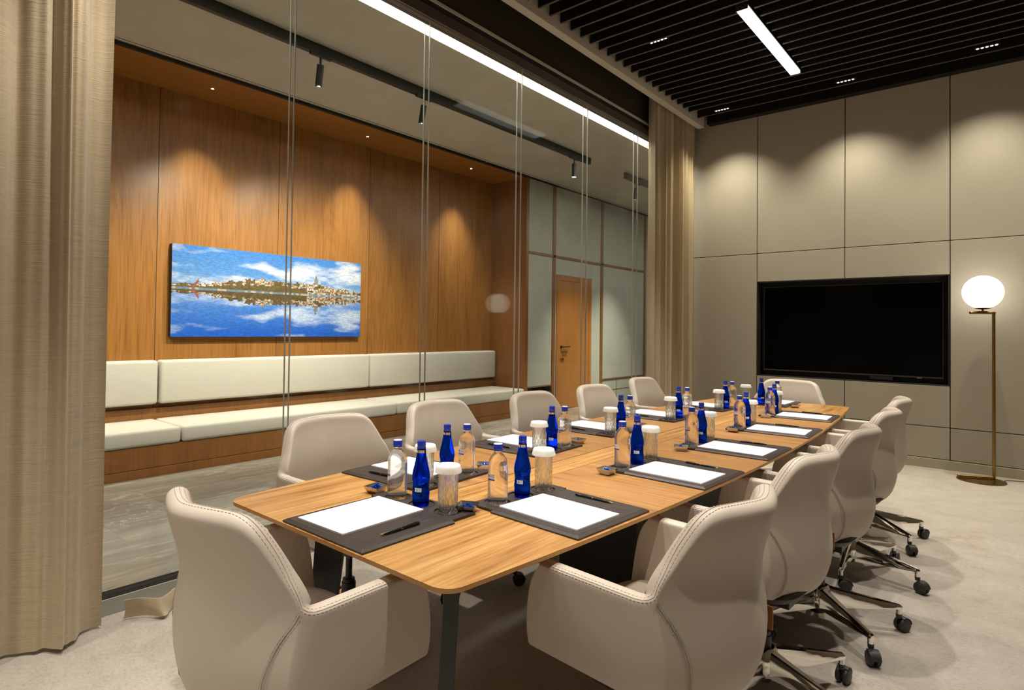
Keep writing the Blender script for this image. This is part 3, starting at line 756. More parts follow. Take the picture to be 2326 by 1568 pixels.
def build_shell():
    loops = []; seam = []; low = []
    for kind, q, sgn in COLS:
        zb, zt = col_z(kind, q)
        th = .047 if kind != 't' else sinterp([(0, .056), (.75, .054), (.93, .048), (1, .047)], q)
        rr = rim_r(kind, q); loop = []
        for k in range(NL):
            u = UL[k]; z = zb + (zt - rr - zb) * u
            p, n = shell_pt(kind, q, z, sgn)
            if k == 0: p = p - n * .006
            loop.append(p)
        p, n = shell_pt(kind, q, zt - rr, sgn)
        a_ = min(rr, th / 2)
        def rim(f):   # f 0 (outer) .. 1 (inner): rounded shoulders, flat in between
            ang = f * PI
            ex = 2.0 if kind == 't' and q < .9 else 2.6
            cc, ss = math.cos(ang), math.sin(ang)
            return p - n * (th / 2 - th / 2 * math.copysign(abs(cc) ** (2 / ex), cc)) + Vector((0, 0, rr * abs(ss) ** (2 / ex)))
        loop += [rim(f) for f in (.12, .25, .38, .5, .62, .75, .88)]
        fs_ = .24 if kind != 't' else interp([(0, .56), (.6, .54), (.86, .42), (.93, .30), (.965, .25)], q)
        seam.append((rim(fs_), rim(max(.02, fs_ - .13)), rim(fs_ + .13), n))
        for k in range(NL):
            u = UL[NL - 1 - k]; z = .47 + (zt - rr - .47) * u
            pp_, nn_ = shell_pt(kind, q, z, sgn); loop.append(pp_ - nn_ * th)
        loops.append(loop)
    mb = MB(); mb.grid([[tuple(p) for p in l] for l in loops], cv=True, flip=True)
    L = len(loops[0])
    for base, fl in ((0, False), ((len(loops) - 1) * L, True)):
        fs = []
        for k in range(L // 2):
            i0, i1 = k, k + 1; j0, j1 = L - 1 - k, L - 2 - k
            if i1 > j1: break
            f = (base + i0, base + i1, base + j1, base + j0) if i1 != j1 else (base + i0, base + i1, base + j0)
            fs.append(f[::-1] if not fl else f)
        mb.f += fs; mb.mi += [0] * len(fs)
    return mb, seam
def resample(pts, step):
    out = [pts[0]]; acc = 0
    for a, b_ in zip(pts, pts[1:]):
        d = (b_ - a).length; pos = step - acc
        while pos <= d:
            out.append(a + (b_ - a) * (pos / d)); pos += step
        acc = (acc + d) % step
    return out
def dashes(mb, pts, ln_=.006, gap=.004, r=.0009):
    P = resample(pts, ln_ + gap)
    for a, b_ in zip(P, P[1:]):
        d = b_ - a
        if d.length < 1e-6: continue
        mb.tube([a + d * .15, a + d * .75], r, 4)
def build_chair(name, label):
    t = thing(name, label, 'chair', (0, 0, 0))
    mb, seam_ = build_shell()
    obj('shell', mb, 'chair_leather', t, smooth=180, sub=1)
    # seams: a fine line along the rim, the curved joints between back and side panels, rows of stitches
    pp = MB(); sd = MB()
    up_ = Vector((0, 0, 1))
    pp.tube([tuple(p - up_ * .0004) for p, o_, i_, n in seam_[1:-1]], .0009, 5)
    dashes(sd, [o_ for p, o_, i_, n in seam_[1:-1]], .0055, .0045, .0006)
    dashes(sd, [i_ for p, o_, i_, n in seam_[1:-1]], .0055, .0045, .0006)
    SE = [(.962, .703), (.93, .682), (.885, .657), (.845, .63), (.815, .60), (.785, .565), (.762, .53), (.757, .502), (.775, .478), (.82, .460), (.90, .452)]
    for sgn in (1, -1):
        fine_se = []
        for k in range(len(SE) - 1):
            for u in range(6): fine_se.append(tuple(sinterp([(i, s_[c]) for i, s_ in enumerate(SE)], k + u / 6) for c in (0, 1)))
        def seam(dq, off):
            out = []
            for q, z in fine_se:
                p, n = shell_pt('t', min(.995, max(.02, q + dq)), z, sgn); out.append(p + n * off)
            return out
        pp.tube([tuple(p) for p in seam(0, .0014)], .0009, 5)
        dashes(sd, seam(.018, .0010), .0055, .0045, .0006); dashes(sd, seam(-.018, .0010), .0055, .0045, .0006)
    obj('piping', pp, 'stitch_light', t, smooth=180)
    obj('stitching', sd, 'stitch', t, smooth=0)
    # seat cushion
    mb = MB(); rows = []
    prof = [(.0, .520), (.5, .519), (.85, .517), (.95, .513), (.99, .503), (1.0, .485), (.985, .458), (.93, .447), (.0, .445)]
    for k in range(40):
        a = 2 * PI * k / 40; ca_, sa = math.cos(a), math.sin(a)
        x = .246 * math.copysign(abs(ca_) ** (2 / 5), ca_); y = .222 * math.copysign(abs(sa) ** (2 / 5), sa)
        rows.append([(x * r_ * (1 - .25 * max(0, y * r_ - .02) / .2), -.05 + y * r_, z) for r_, z in prof])
    mb.grid(rows, cu=True)
    obj('seat', mb, 'chair_leather', t, smooth=180)
    mb = MB(); rows = []
    prof = [(.0, .452), (.97, .452), (1.0, .44), (.9, .415), (.55, .398), (.0, .395)]
    for k in range(32):
        a = 2 * PI * k / 32; ca_, sa = math.cos(a), math.sin(a)
        x = .24 * math.copysign(abs(ca_) ** (2 / 4), ca_); y = .19 * math.copysign(abs(sa) ** (2 / 4), sa)
        rows.append([(x * r_, -.02 + y * r_, z) for r_, z in prof])
    mb.grid(rows, cu=True); obj('seat_pan', mb, 'black_satin', t, smooth=60)
    obj('mechanism', MB().box(-.07, .07, -.10, .11, .355, .400).tube([(.07, -.02, .375), (.20, -.03, .385)], .006, 8), 'black_satin', t, smooth=40, bevel=.004)
    p0, n0 = shell_pt('t', .52, .555, -1)
    obj('leather_tag', MB().box(p0.x - .003, p0.x + .003, p0.y - .004, p0.y + .012, .525, .586), 'tan_leather', t, smooth=0, bevel=.001)
    obj('column', MB().lathe([(.0, .055), (.030, .055), (.030, .215), (.026, .217), (.026, .230), (.014, .232), (.014, .36), (.0, .36)], 24), 'black_satin', t)
    obj('hub', MB().lathe([(.031, .082), (.052, .082), (.056, .10), (.050, .165), (.040, .176), (.031, .176)], 28, close=False), 'chrome', t)
    for k in range(5):
        a = 2 * PI * k / 5 + rad(BASE_ROT)
        Mz = Matrix.Rotation(a, 4, 'Z')
        lg = MB(); secs = []
        for (r_, zb, zt, wb, wt) in ((.040, .083, .170, .026, .019), (.12, .086, .155, .022, .015), (.22, .093, .137, .018, .012), (.300, .099, .122, .015, .010), (.330, .100, .117, .014, .009), (.338, .102, .112, .010, .006)):
            secs.append([(r_, -wb, zb), (r_, -wb * .94, zb + (zt - zb) * .55), (r_, -wt, zt - .004), (r_, -wt * .6, zt), (r_, wt * .6, zt), (r_, wt, zt - .004), (r_, wb * .94, zb + (zt - zb) * .55), (r_, wb, zb)])
        lg.grid(secs, cv=True); lg.add(secs[0], [tuple(range(8))]); lg.add(secs[-1], [tuple(reversed(range(8)))])
        lg.lathe([(.0, .074), (.0115, .074), (.0115, .104), (.0, .104)], 14, (.326, 0))
        lg.xf(Mz); leg = obj('base_leg', lg, 'chrome', t, smooth=22)
        cs = MB(); sw = CASTOR[k]
        cs.lathe([(.0, .060), (.011, .060), (.012, .078), (.0, .078)], 12)
        for sd_ in (-1, 1):
            n_ = len(cs.v)
            cs.lathe([(.0, -.0), (.022, .0), (.0275, .0025), (.0295, .007), (.0295, .012), (.0275, .016), (.022, .0185), (.0, .0185)], 24)
            cs.xf(Matrix.Translation((.020, sd_ * .0035 if sd_ > 0 else -.0035, .0297)) @ Matrix.Rotation(-sd_ * PI / 2, 4, 'X'), n_)
        n_ = len(cs.v); hood = []
        for k2 in range(9):
            th = PI * (.02 + .62 * k2 / 8)
            hood.append([(.020 + .033 * math.cos(th), y_, .0297 + .033 * math.sin(th)) for y_ in (-.0195, .0195)] + [(.020 + .0305 * math.cos(th), y_, .0297 + .0305 * math.sin(th)) for y_ in (.0195, -.0195)])
        cs.grid(hood, cv=True)
        cs.xf(Matrix.Translation((.326 * math.cos(a), .326 * math.sin(a), 0)) @ Matrix.Rotation(a + sw, 4, 'Z'))
        obj('castor', cs, 'castor_black', leg, smooth=40)
    return t
ORD = ['nearest', 'second', 'third', 'fourth', 'farthest']
CH = []   # x, y, rotation of local frame (+y = back of the chair), label, base rotation
CH.append((-1.395, .790, 180, 'cream leather swivel armchair at the near head of the table, back to camera', 0))
CH.append((-1.412, 5.345, 0, 'cream leather swivel armchair at the far head of the table, facing the camera', 0))
RC = [(-.672, 1.540, 3.4), (-.680, 2.305, 2.5), (-.662, 3.030, 0.4), (-.680, 3.815, -2), (-.714, 4.545, -4)]
LC = [(-2.130, 1.557, 0), (-2.205, 2.295, 0), (-2.125, 3.045, 0), (-2.125, 3.785, 0), (-2.205, 4.700, 0)]
for k, (x, y, tl) in enumerate(RC): CH.append((x, y, -90 - tl, 'cream leather swivel armchair, %s of five along the floor-lamp side of the table' % ORD[k], 0))
for k, (x, y, tl) in enumerate(LC): CH.append((x, y, 90 + tl, 'cream leather swivel armchair, %s of five along the glass side of the table' % ORD[k], 0))
BASE_ROT = 18; CASTOR = [.5, -.7, 1.2, 2.0, -.3]
first = build_chair('swivel_chair', CH[2][3])
TAGS = []
BASEA = [0, 0, 0, 52, 29, 58, 33, 0, 20, 40, 10, 50]    # world angle of one base leg, degrees
for k, (x, y, rz, lab, _) in enumerate(CH):
    o = first if k == 0 else dup(first, (x, y, 0), rad(rz), lab)
    o['label'] = lab
    o.location = (x, y, 0); o.rotation_euler = (0, 0, rad(rz)); o['group'] = 'cream swivel armchairs round the table'
    spin = BASEA[k] - rz - BASE_ROT if k > 1 else 0
    for c in list(o.children):
        if c.name.startswith('leather_tag') and not 2 <= k <= 6: TAGS.append(c); continue
        if c.name.startswith('base_leg'): c.rotation_euler = (0, 0, rad(spin))

for c in TAGS: bpy.data.objects.remove(c)

# ------------------------------------------------------------------ place settings
PT = .0105     # pad thickness
def rect_pts(u0, u1, v0, v1): return [(u0, v0), (u1, v0), (u1, v1), (u0, v1)]
def make_desk_pad():
    t = thing('desk_pad', '', 'desk pad')
    o_, i_ = .186, .174       # bevelled border on the three outer sides
    v = [(-o_, -.002, 0), (o_, -.002, 0), (o_, .326, 0), (-o_, .326, 0), (-o_, -.002, .0045), (o_, -.002, .0045), (o_, .326, .0045), (-o_, .326, .0045), (-i_, .010, PT), (i_, .010, PT), (i_, .326, PT), (-i_, .326, PT)]
    mb = MB().add(v, [(0, 3, 2, 1), (0, 1, 5, 4), (1, 2, 6, 5), (3, 0, 4, 7), (4, 5, 9, 8), (5, 6, 10, 9), (7, 4, 8, 11), (8, 9, 10, 11), (2, 3, 7, 11, 10, 6)])
    obj('board', mb, 'pad_leather', t, smooth=0, bevel=.0012)
    rl = MB().tube([(-i_, .325, PT), (-i_, .010, PT), (i_, .010, PT), (i_, .325, PT)], .0009, 6)  # lighter tube paints in the highlight along the bevel's inner edge
    rl.tube([(-i_, .010, PT), (-o_, -.002, .0045)], .0008, 5).tube([(i_, .010, PT), (o_, -.002, .0045)], .0008, 5)
    obj('border_highlight', rl, 'pad_edge', t, smooth=60)
    pg = MB()  # stitched pen slot outline
    pts = [Vector((.138 + .008 * math.cos(a), (.045 if math.sin(a) < 0 else .275) + .008 * math.sin(a), PT + .0003)) for a in [2 * PI * k / 24 for k in range(25)]]
    pg.tube([tuple(p) for p in pts], .0006, 4); obj('pen_slot', pg, 'pad_edge', t, smooth=180)
    return t
def make_tray():
    t = thing('coaster_tray', '', 'coaster tray')
    mb = MB(); u0, u1, v0, v1, h = -.187, .187, .3275, .427, .0085
    HOLES = [(-.112, .377), (.003, .377), (.118, .377)]; rr = .042
    # top plate with three round wells
    mb.mat(0)
    xs = [u0, (HOLES[0][0] + HOLES[1][0]) / 2, (HOLES[1][0] + HOLES[2][0]) / 2, u1]
    for k, (cx, cy) in enumerate(HOLES):
        a0, a1 = xs[k], xs[k + 1]; N = 40; ring = []; outr = []; low = []
        for i in range(N):
            a = 2 * PI * i / N; ca_, sa = math.cos(a), math.sin(a)
            ring.append((cx + rr * ca_, cy + rr * sa, h)); low.append((cx + rr * ca_, cy + rr * sa, h - .004))
            s_ = min(((a1 - cx) / ca_ if ca_ > 1e-6 else 9), ((a0 - cx) / ca_ if ca_ < -1e-6 else 9), ((v1 - cy) / sa if sa > 1e-6 else 9), ((v0 - cy) / sa if sa < -1e-6 else 9))
            outr.append((cx + s_ * ca_, cy + s_ * sa, h))
        # true rectangle corners replace the nearest ray hits
        for q_ in ((a0, v0), (a1, v0), (a1, v1), (a0, v1)):
            i = min(range(N), key=lambda j: (outr[j][0] - q_[0]) ** 2 + (outr[j][1] - q_[1]) ** 2); outr[i] = (q_[0], q_[1], h)
        mb.add(ring + outr, [(i, N + i, N + (i + 1) % N, (i + 1) % N) for i in range(N)])
        mb.add(ring + low, [(i, (i + 1) % N, N + (i + 1) % N, N + i) for i in range(N)])
        mb.add(low, [tuple(range(N))])
    mb.add([(u0, v0, 0), (u1, v0, 0), (u1, v1, 0), (u0, v1, 0), (u0, v0, h), (u1, v0, h), (u1, v1, h), (u0, v1, h)], [(0, 3, 2, 1), (0, 1, 5, 4), (1, 2, 6, 5), (2, 3, 7, 6), (3, 0, 4, 7)])
    obj('tray_board', mb, 'pad_leather', t, smooth=30)
    rg = MB()
    for cx, cy in HOLES: rg.lathe([(rr - .0005, h - .0002), (rr + .0012, h + .0004), (rr + .0015, h - .0002)], 40, (cx, cy), close=False)
    obj('well_rim', rg, 'groove', t, smooth=180)
    return t
GL = {'A': ['01110', '10001', '10001', '11111', '10001', '10001', '10001'], 'R': ['11110', '10001', '10001', '11110', '10100', '10010', '10001']}
def make_paper():
    t = thing('notepad', '', 'notepad')
    mb = MB(); mb.box(-.105, .105, 0, .297, 0, .0042)
    for k in (1, 2, 3): mb.box(-.105 + k * .0001, .105 - k * .0002, .0003 * k, .297, .0010 * k, .0010 * k + .0002)
    obj('sheets', mb, 'paper', t, smooth=0)
    ik = MB(); z = .00445      # faint letterhead: a crest over a word of thin capitals, and lines of small print
    def stroke(p, q_, w=.0005): ik.tube([(p[0], p[1], z), (q_[0], q_[1], z)], w, 4)
    x = -.026; Y = .262
    letters = [[((0, 0), (0, 7)), ((0, 7), (4, 7)), ((4, 7), (4, 4)), ((4, 4), (0, 4)), ((1.5, 4), (4.5, 0))], [((0, 7), (0, 0)), ((0, 0), (4, 0))], [((2, 0), (2, 7))], [((0, 0), (4, 7)), ((0, 7), (4, 0))], [((2, 0), (2, 7))], [((0, 7), (0, 0)), ((0, 0), (4, 0))], [((4, 7), (0, 6)), ((0, 6), (4, 2)), ((4, 2), (0, 0))]]
    for lt in letters:
        for p, q_ in lt: stroke((x + p[0] * .0011, Y + p[1] * .0011), (x + q_[0] * .0011, Y + q_[1] * .0011), .00042)
        x += .0078
    for k in range(10):
        a, b_ = PI * (.15 + .7 * k / 10), PI * (.15 + .7 * (k + 1) / 10); stroke((.010 * math.cos(a), .272 + .006 * math.sin(a)), (.010 * math.cos(b_), .272 + .006 * math.sin(b_)), .0006)
    stroke((-.018, .2565), (.020, .2565), .0003)
    obj('letterhead', ik, 'ink', t, smooth=0); ik = MB()
    for yy, a, b_ in ((.030, -.022, .022), (.024, -.050, .050), (.018, -.060, .060)):
        xx = a
        while xx < b_ - .004:
            l_ = random.uniform(.003, .008); stroke((xx, yy), (min(xx + l_, b_), yy), .00030); xx += l_ + .0022
    obj('footer_print', ik, 'ink', t, smooth=0)
    return t
def make_pen():
    t = thing('pen', '', 'pen')
    def lat(pr, n=14): return MB().lathe(pr, n).xf(Matrix.Translation((0, 0, .0045)) @ Matrix.Rotation(-PI / 2, 4, 'X'))
    obj('barrel', lat([(.0, -.062), (.0030, -.062), (.0041, -.045), (.0043, 0), (.0043, .062), (.0036, .066), (.0, .066)]), 'pen_black', t)
    obj('tip', lat([(.0, -.074), (.0008, -.074), (.0015, -.070), (.0030, -.062), (.0031, -.055), (.0, -.055)]), 'gold', t)
    obj('centre_ring', lat([(.0044, -.001), (.0047, -.001), (.0047, .002), (.0044, .002)]), 'gold', t)
    obj('clip', MB().box(-.0011, .0011, .022, .060, .0092, .0100).box(-.0011, .0011, .056, .060, .0080, .0100), 'gold', t, smooth=0)
    obj('crown', lat([(.0, .066), (.0036, .066), (.0030, .068), (.0, .069)]), 'gold', t)
    return t
def arc_label(mb, r, a0, a1, z0, z1, rfun=None, n=10):
    rows = []
    for k in range(n + 1):
        a = a0 + (a1 - a0) * k / n; rows.append([(r * math.cos(a), r * math.sin(a), z0), (r * math.cos(a), r * math.sin(a), z1)])
    return mb.grid(rows)
def make_clear():
    t = thing('water_bottle', '', 'bottle')
    prof = [(.0, .002), (.022, .0022), (.0285, .0005), (.0315, .004), (.0325, .012), (.0318, .045), (.0312, .085), (.0315, .112), (.0318, .122), (.0300, .135), (.0250, .147), (.0185, .156), (.0145, .162), (.0138, .169), (.0, .169)]
    bd = obj('bottle_body', MB().lathe(prof, 40), 'water', t, smooth=60)
    cp = obj('screw_cap', MB().lathe([(.0, .168), (.0148, .168), (.0156, .170), (.0156, .174), (.0150, .1748), (.0156, .1756), (.0156, .186), (.0148, .1885), (.0, .1885)], 36), 'cap_blue', t, smooth=30)
    obj('cap_disc', MB().lathe([(.0, .1884), (.0138, .1884), (.0135, .1900), (.0, .1902)], 28), 'cap_white', cp)
    lw = obj('label', arc_label(MB(), .0322, rad(228), rad(285), .083, .098), 'label_white', t, smooth=180)
    obj('label_stripe', arc_label(MB(), .0323, rad(228), rad(285), .077, .0822), 'label_blue', lw, smooth=180)
    bc = MB()
    for k in range(9): a = rad(252 + k * 3.4); arc_label(bc, .0323, a, a + rad(1.6), .085, .0965, n=1)
    obj('barcode', bc, 'label_grey', lw, smooth=0)
    dg = MB(); N = 18; ca_ = rad(240)
    dg.add([(.03235 * math.cos(ca_ + .17 * math.cos(2 * PI * k / N)), .03235 * math.sin(ca_ + .17 * math.cos(2 * PI * k / N)), .0905 + .0055 * math.sin(2 * PI * k / N)) for k in range(N)], [tuple(range(N))])
    obj('green_seal', dg, 'label_green', lw, smooth=0)
    fl = obj('front_label', arc_label(MB(), .0323, rad(20), rad(52), .028, .118), 'label_clear', t, smooth=180)
    return t
def make_blue():
    t = thing('sparkling_water_bottle', '', 'bottle')
    prof = [(.0, .003), (.018, .003), (.0235, .0005), (.0258, .004), (.0262, .012), (.0268, .033), (.0275, .039), (.0272, .0425), (.0258, .045), (.0256, .060), (.0258, .0765), (.0272, .079), (.0280, .086), (.0279, .096), (.0262, .108), (.0228, .121), (.0190, .138), (.0160, .154), (.0144, .166), (.0134, .180), (.0, .180)]
    obj('bottle_body', MB().lathe(prof, 40), 'blue_glass', t, smooth=60)
    obj('screw_cap', MB().lathe([(.0, .178), (.0136, .178), (.0140, .180), (.0138, .1835), (.0128, .1850), (.0132, .187), (.0136, .189), (.0136, .199), (.0128, .2018), (.0, .2022)], 36), 'cap_blue', t, smooth=30)
    nb = MB()
    for a0 in (205, 285, 25, 110): arc_label(nb, .0146, rad(a0), rad(a0 + 68), .1655, .1745, n=10)
    obj('neck_band', nb, 'gold_label', t, smooth=180)
    lw = obj('label', arc_label(MB(), .0261, rad(268), rad(318), .047, .059), 'label_white', t, smooth=180)
    bc = MB()
    for k in range(8): a = rad(290 + k * 3.2); arc_label(bc, .0262, a, a + rad(1.5), .0485, .0578, n=1)
    obj('barcode', bc, 'label_grey', lw, smooth=0)
    dg = MB(); N = 18; ca_ = rad(279)
    dg.add([(.0262 * math.cos(ca_ + .19 * math.cos(2 * PI * k / N)), .0262 * math.sin(ca_ + .19 * math.cos(2 * PI * k / N)), .053 + .005 * math.sin(2 * PI * k / N)) for k in range(N)], [tuple(range(N))])
    obj('green_seal', dg, 'label_green', lw, smooth=0)
    ov = MB(); N = 24; ca_ = rad(95)
    ov.add([(.0262 * math.cos(ca_ + .62 * math.cos(2 * PI * k / N)), .0262 * math.sin(ca_ + .62 * math.cos(2 * PI * k / N)), .0605 + .0135 * math.sin(2 * PI * k / N)) for k in range(N)] + [(.0262 * math.cos(ca_), .0262 * math.sin(ca_), .0605)], [(k, (k + 1) % N, N) for k in range(N)])
    obj('front_label', ov, 'gold_label', t, smooth=180)
    return t
def make_tumbler():
    t = thing('tumbler', '', 'glass')
    def cut(r, z, a, j):
        if j == 0 or z > .098 or r < .025: return r
        fade = 1 if z < .075 else max(0, (.098 - z) / .023)
        k = 12; s1 = abs(((a * k / (2 * PI) + z * 26) % 1) - .5) * 2; s2 = abs(((a * k / (2 * PI) - z * 26) % 1) - .5) * 2
        gr = min(s1, s2)
        return r - .0024 * fade * max(0, 1 - gr / .40)
    zz = [.003 + .1 * k / 62 for k in range(63)]
    prof = [(.0, .0), (.027, .0)] + [(.0305, z) for z in zz] + [(.0308, .112), (.0310, .128), (.0303, .1293), (.0292, .128), (.0285, .112), (.0270, .030), (.0262, .016), (.0200, .0125), (.0, .012)]
    obj('glass_body', MB().lathe(prof, 144, mod=cut), 'crystal', t, smooth=18)
    def pl(r, z, a, j): return r * (1 + (.018 * math.sin(a * 26) + .010 * math.sin(a * 41 + 1) if z < .130 else .004 * math.sin(a * 26) if z < .14 else 0))
    lid = obj('paper_lid', MB().lathe([(.0, .1445), (.0345, .1445), (.0362, .1430), (.0378, .136), (.0398, .1285), (.0405, .1225), (.0398, .1225), (.0372, .134), (.0355, .141), (.0340, .1425), (.0, .1425)], 104, mod=pl), 'lid_paper', t, smooth=50)
    ik = MB()
    for k in range(7): ik.tube([(-.010 + k * .0033, -.003, .1447), (-.0095 + k * .0033, .002 + .002 * (k % 2), .1447)], .00035, 4)
    for k in range(8):
        a, b_ = PI * (.1 + .8 * k / 8), PI * (.1 + .8 * (k + 1) / 8); ik.tube([(.006 * math.cos(a), .004 + .004 * math.sin(a), .1447), (.006 * math.cos(b_), .004 + .004 * math.sin(b_), .1447)], .00045, 4)
    obj('crest_print', ik, 'ink_dark', lid, smooth=0)
    return t
def make_dish():
    t = thing('sweet_dish', '', 'dish')
    a, b_, h, w = .0195, .0315, .024, .0013
    def ring(s_, z): return [(-s_, -s_, z), (s_, -s_, z), (s_, s_, z), (-s_, s_, z)]
    mb = MB(); o = [ring(a, 0), ring(b_, h), ring(b_ - w, h), ring(a - .001, .002)]
    mb.grid(o, cv=True); mb.add(ring(a, 0), [(3, 2, 1, 0)]); mb.add(ring(a - .001, .002), [(0, 1, 2, 3)])
    mb.f = [f for f in mb.f]
    obj('bowl', mb, 'steel', t, smooth=0)
    return t
def make_sweet():
    t = thing('wrapped_sweet', '', 'sweet')
    def rough(seed):
        rnd = random.Random(seed)
        return lambda r, z, a, j: r * (1 + .16 * math.sin(3 * a + seed) * math.cos(240 * z + seed))
    obj('wrapper', MB().lathe([(.0, -.0085), (.0048, -.008), (.0066, -.004), (.0070, 0), (.0066, .004), (.0048, .008), (.0, .0085)], 10, mod=rough(2)).xf(Matrix.Rotation(PI / 2, 4, 'Y')), 'foil_blue', t, smooth=20)
    tw = MB()
    for sg in (-1, 1):
        n_ = len(tw.v); rows = []
        for k in range(9):
            f_ = -1 + 2 * k / 8; rows.append([(sg * .008, .0015 * f_, .0012 * math.sin(k * 2)), (sg * .0165, .0075 * f_, .0028 * math.sin(k * 2.4 + sg)), (sg * .0165, .0075 * f_, .0028 * math.sin(k * 2.4 + sg) + .0004), (sg * .008, .0015 * f_, .0012 * math.sin(k * 2) + .0008)])
        tw.grid(rows, cv=True)
    obj('twisted_ends', tw, 'foil_light', t, smooth=0)
    return t
PL = []   # origin x, y (middle of the outer pad edge), rotation, place words
PL.append((-1.392, .922, 0, 'at the near head of the table'))
for k, (x, y, tl) in enumerate([(-.862, 1.560, 3.4), (-.812, 2.300, 2.2), (-.804, 2.975, 0), (-.822, 3.712, -2), (-.868, 4.448, -3.2)]):
    PL.append((x, y, 90 - tl, 'at the %s place on the floor-lamp side' % ORD[k]))
for k, (x, y, tl) in enumerate([(-1.948, 1.562, 3.2), (-1.985, 2.297, 2.0), (-2.000, 2.985, 0), (-1.985, 3.735, -1.8), (-1.945, 4.46, -3.2)]):
    PL.append((x, y, -90 + tl, 'at the %s place on the glass side' % ORD[k]))
PL.append((-1.465, 5.293, 180, 'at the far head of the table'))
MAKERS = dict(pad=make_desk_pad, tray=make_tray, paper=make_paper, pen=make_pen, clear=make_clear, blue=make_blue, tumbler=make_tumbler, dish=make_dish, sweet=make_sweet)
WORDS = dict(pad=('dark brown leather desk pad', 'leather desk pads'), tray=('dark brown leather coaster tray', 'leather coaster trays'), paper=('white letterhead notepad', 'white notepads'),
             pen=('slim black and gold pen', 'black and gold pens'), clear=('clear glass water bottle with blue cap', 'clear water bottles'), blue=('deep blue glass water bottle', 'blue water bottles'),
             tumbler=('cut-glass tumbler under a white paper lid', 'lidded tumblers'), dish=('small square metal dish of sweets', 'sweet dishes'), sweet=('blue foil sweet in the metal dish', None))
PROTO = {}
def place(kind, org, u, v, z, rz=0, spin=0, suffix=''):
    x, y, r, words = org
    c, s_ = math.cos(rad(r)), math.sin(rad(r))
    loc = (x + u * c - v * s_, y + u * s_ + v * c, z)
    label = WORDS[kind][0] + suffix + ' ' + words
    if kind not in PROTO:
        o = MAKERS[kind](); o['label'] = label; PROTO[kind] = o
    else: o = dup(PROTO[kind], loc, 0, label)
    o.location = loc; o.rotation_euler = (0, 0, rad(r) + rz if not spin else rz)
    o['group'] = WORDS[kind][1] or 'blue sweets in the dish ' + words
    return o
rnd = random.Random(11)
zp = TZ
for n, org in enumerate(PL):
    du_ = -.014 if n == 0 else (.010 if n == 1 else 0)
    place('pad', org, 0, 0, zp)
    place('tray', org, du_, 0, zp)
    place('paper', org, -.046 + rnd.uniform(-.004, .004), .026 + rnd.uniform(0, .004), zp + PT, rad(rnd.uniform(-1.5, 1.5)))
    place('pen', org, .138, .165 + rnd.uniform(-.01, .01), zp + PT, rad(rnd.uniform(-3, 3)))
    wz = zp + .0045
    place('clear', org, -.112 + du_, .372 + rnd.uniform(-.003, .005), wz, rnd.uniform(-.3, .3), 1)
    place('blue', org, .003 + du_, .372 + rnd.uniform(-.003, .005), wz, rnd.uniform(-.2, .2), 1)
    place('tumbler', org, .118 + du_, .375 + rnd.uniform(-.003, .005), wz, rnd.uniform(0, 6))
    dz = rnd.uniform(-.4, .4) + .3
    du2, dv2 = (-.236, .375) if n == 0 else ((-.226, .385) if n == 1 else (-.232 + rnd.uniform(-.004, .004), .372))
    place('dish', org, du2, dv2, zp + .0003, dz)
    NS = 7 if n == 0 else 6 if n in (1, 6) else 4
    for k in range(NS):
        a = k * 2.1 + n; rr_ = (.009, .010, .009, .003, .013, .012, .004)[k]
        s_ = place('sweet', org, du2 + rr_ * math.cos(a), dv2 + rr_ * math.sin(a), zp + (.0095, .0105, .0125, .0195, .0180, .0200, .0290)[k])
        s_.rotation_euler = (rnd.uniform(-.5, .5), rnd.uniform(-.6, .6), rnd.uniform(0, 6))

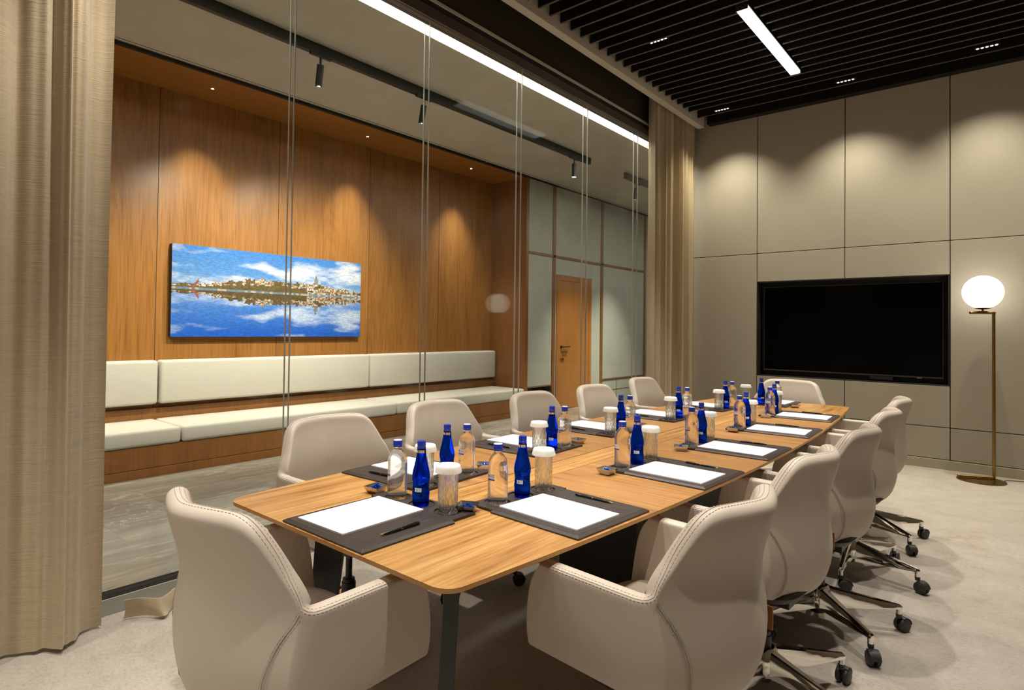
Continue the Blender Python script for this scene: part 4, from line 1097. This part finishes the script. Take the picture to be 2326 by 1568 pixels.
# ------------------------------------------------------------------ light
def spot(name, loc, target, power, size, blend, color, radius=.03):
    l = bpy.data.lights.new(name, 'SPOT'); l.energy = power; l.spot_size = rad(size); l.spot_blend = blend; l.color = color; l.shadow_soft_size = radius
    o = bpy.data.objects.new(name, l); COL.objects.link(o); o.location = loc
    d = Vector(target) - Vector(loc); o.rotation_euler = d.to_track_quat('-Z', 'Y').to_euler(); return o
WARM = (1, .93, .82); WALLC = (1, .92, .70)
for x in (-2.475, -1.25, -.165, .95, 2.0):          # row that washes the end wall
    y = {-2.475: 6.82, -1.25: 6.805, -.165: 6.765}.get(x, 6.8)
    spot('wall_spot', (x, y, SLZ - .005), (x, y + .10, 0), 120, 104, 1, WALLC, .02)
for y in (4.838, 2.87, .90, -1.07):                 # rows over the table
    for x in (-2.305, -1.235, -.165):
        spot('room_spot', (x, y, SLZ - .005), (x, y, 0), 195, 74, .6, WARM, .03)
for y in (-1.17, .71, 2.585, 4.46, 6.31):           # soffit downlights on the timber wall
    spot('soffit_spot', (-5.872, y, SOF - .006), (-5.98, y, 0), 230, 70, 1, (1, .92, .76), .015)
for y, tx, ty, e, z_ in ((2.79, -6.2, 2.95, 95, 1.3), (3.955, -6.2, 3.9, 95, 1.3), (6.62, -4.3, 6.7, 70, 0), (8.36, -5.2, 8.5, 60, 0), (.6, -6.2, .9, 90, 1.3), (9.5, -5.2, 9.6, 60, 0)):
    spot('track_spot', (-4.325, y, 3.30), (tx, ty, z_), e * (3.2 if tx < -6 else 7), 84 if tx < -6 else 60, 1, (1, .92, .78), .03)
w = bpy.data.worlds.new('world'); sc.world = w; w.use_nodes = True
w.node_tree.nodes['Background'].inputs[0].default_value = (1, .9, .8, 1); w.node_tree.nodes['Background'].inputs[1].default_value = .0
sc.view_settings.view_transform = 'Standard'; sc.view_settings.look = 'None'; sc.view_settings.gamma = 1; sc.view_settings.exposure = 0.1
cy = sc.cycles
cy.use_denoising = True
cy.max_bounces = 10; cy.diffuse_bounces = 5; cy.glossy_bounces = 5; cy.transmission_bounces = 8; cy.transparent_max_bounces = 24
cy.sample_clamp_indirect = 4; cy.blur_glossy = .6
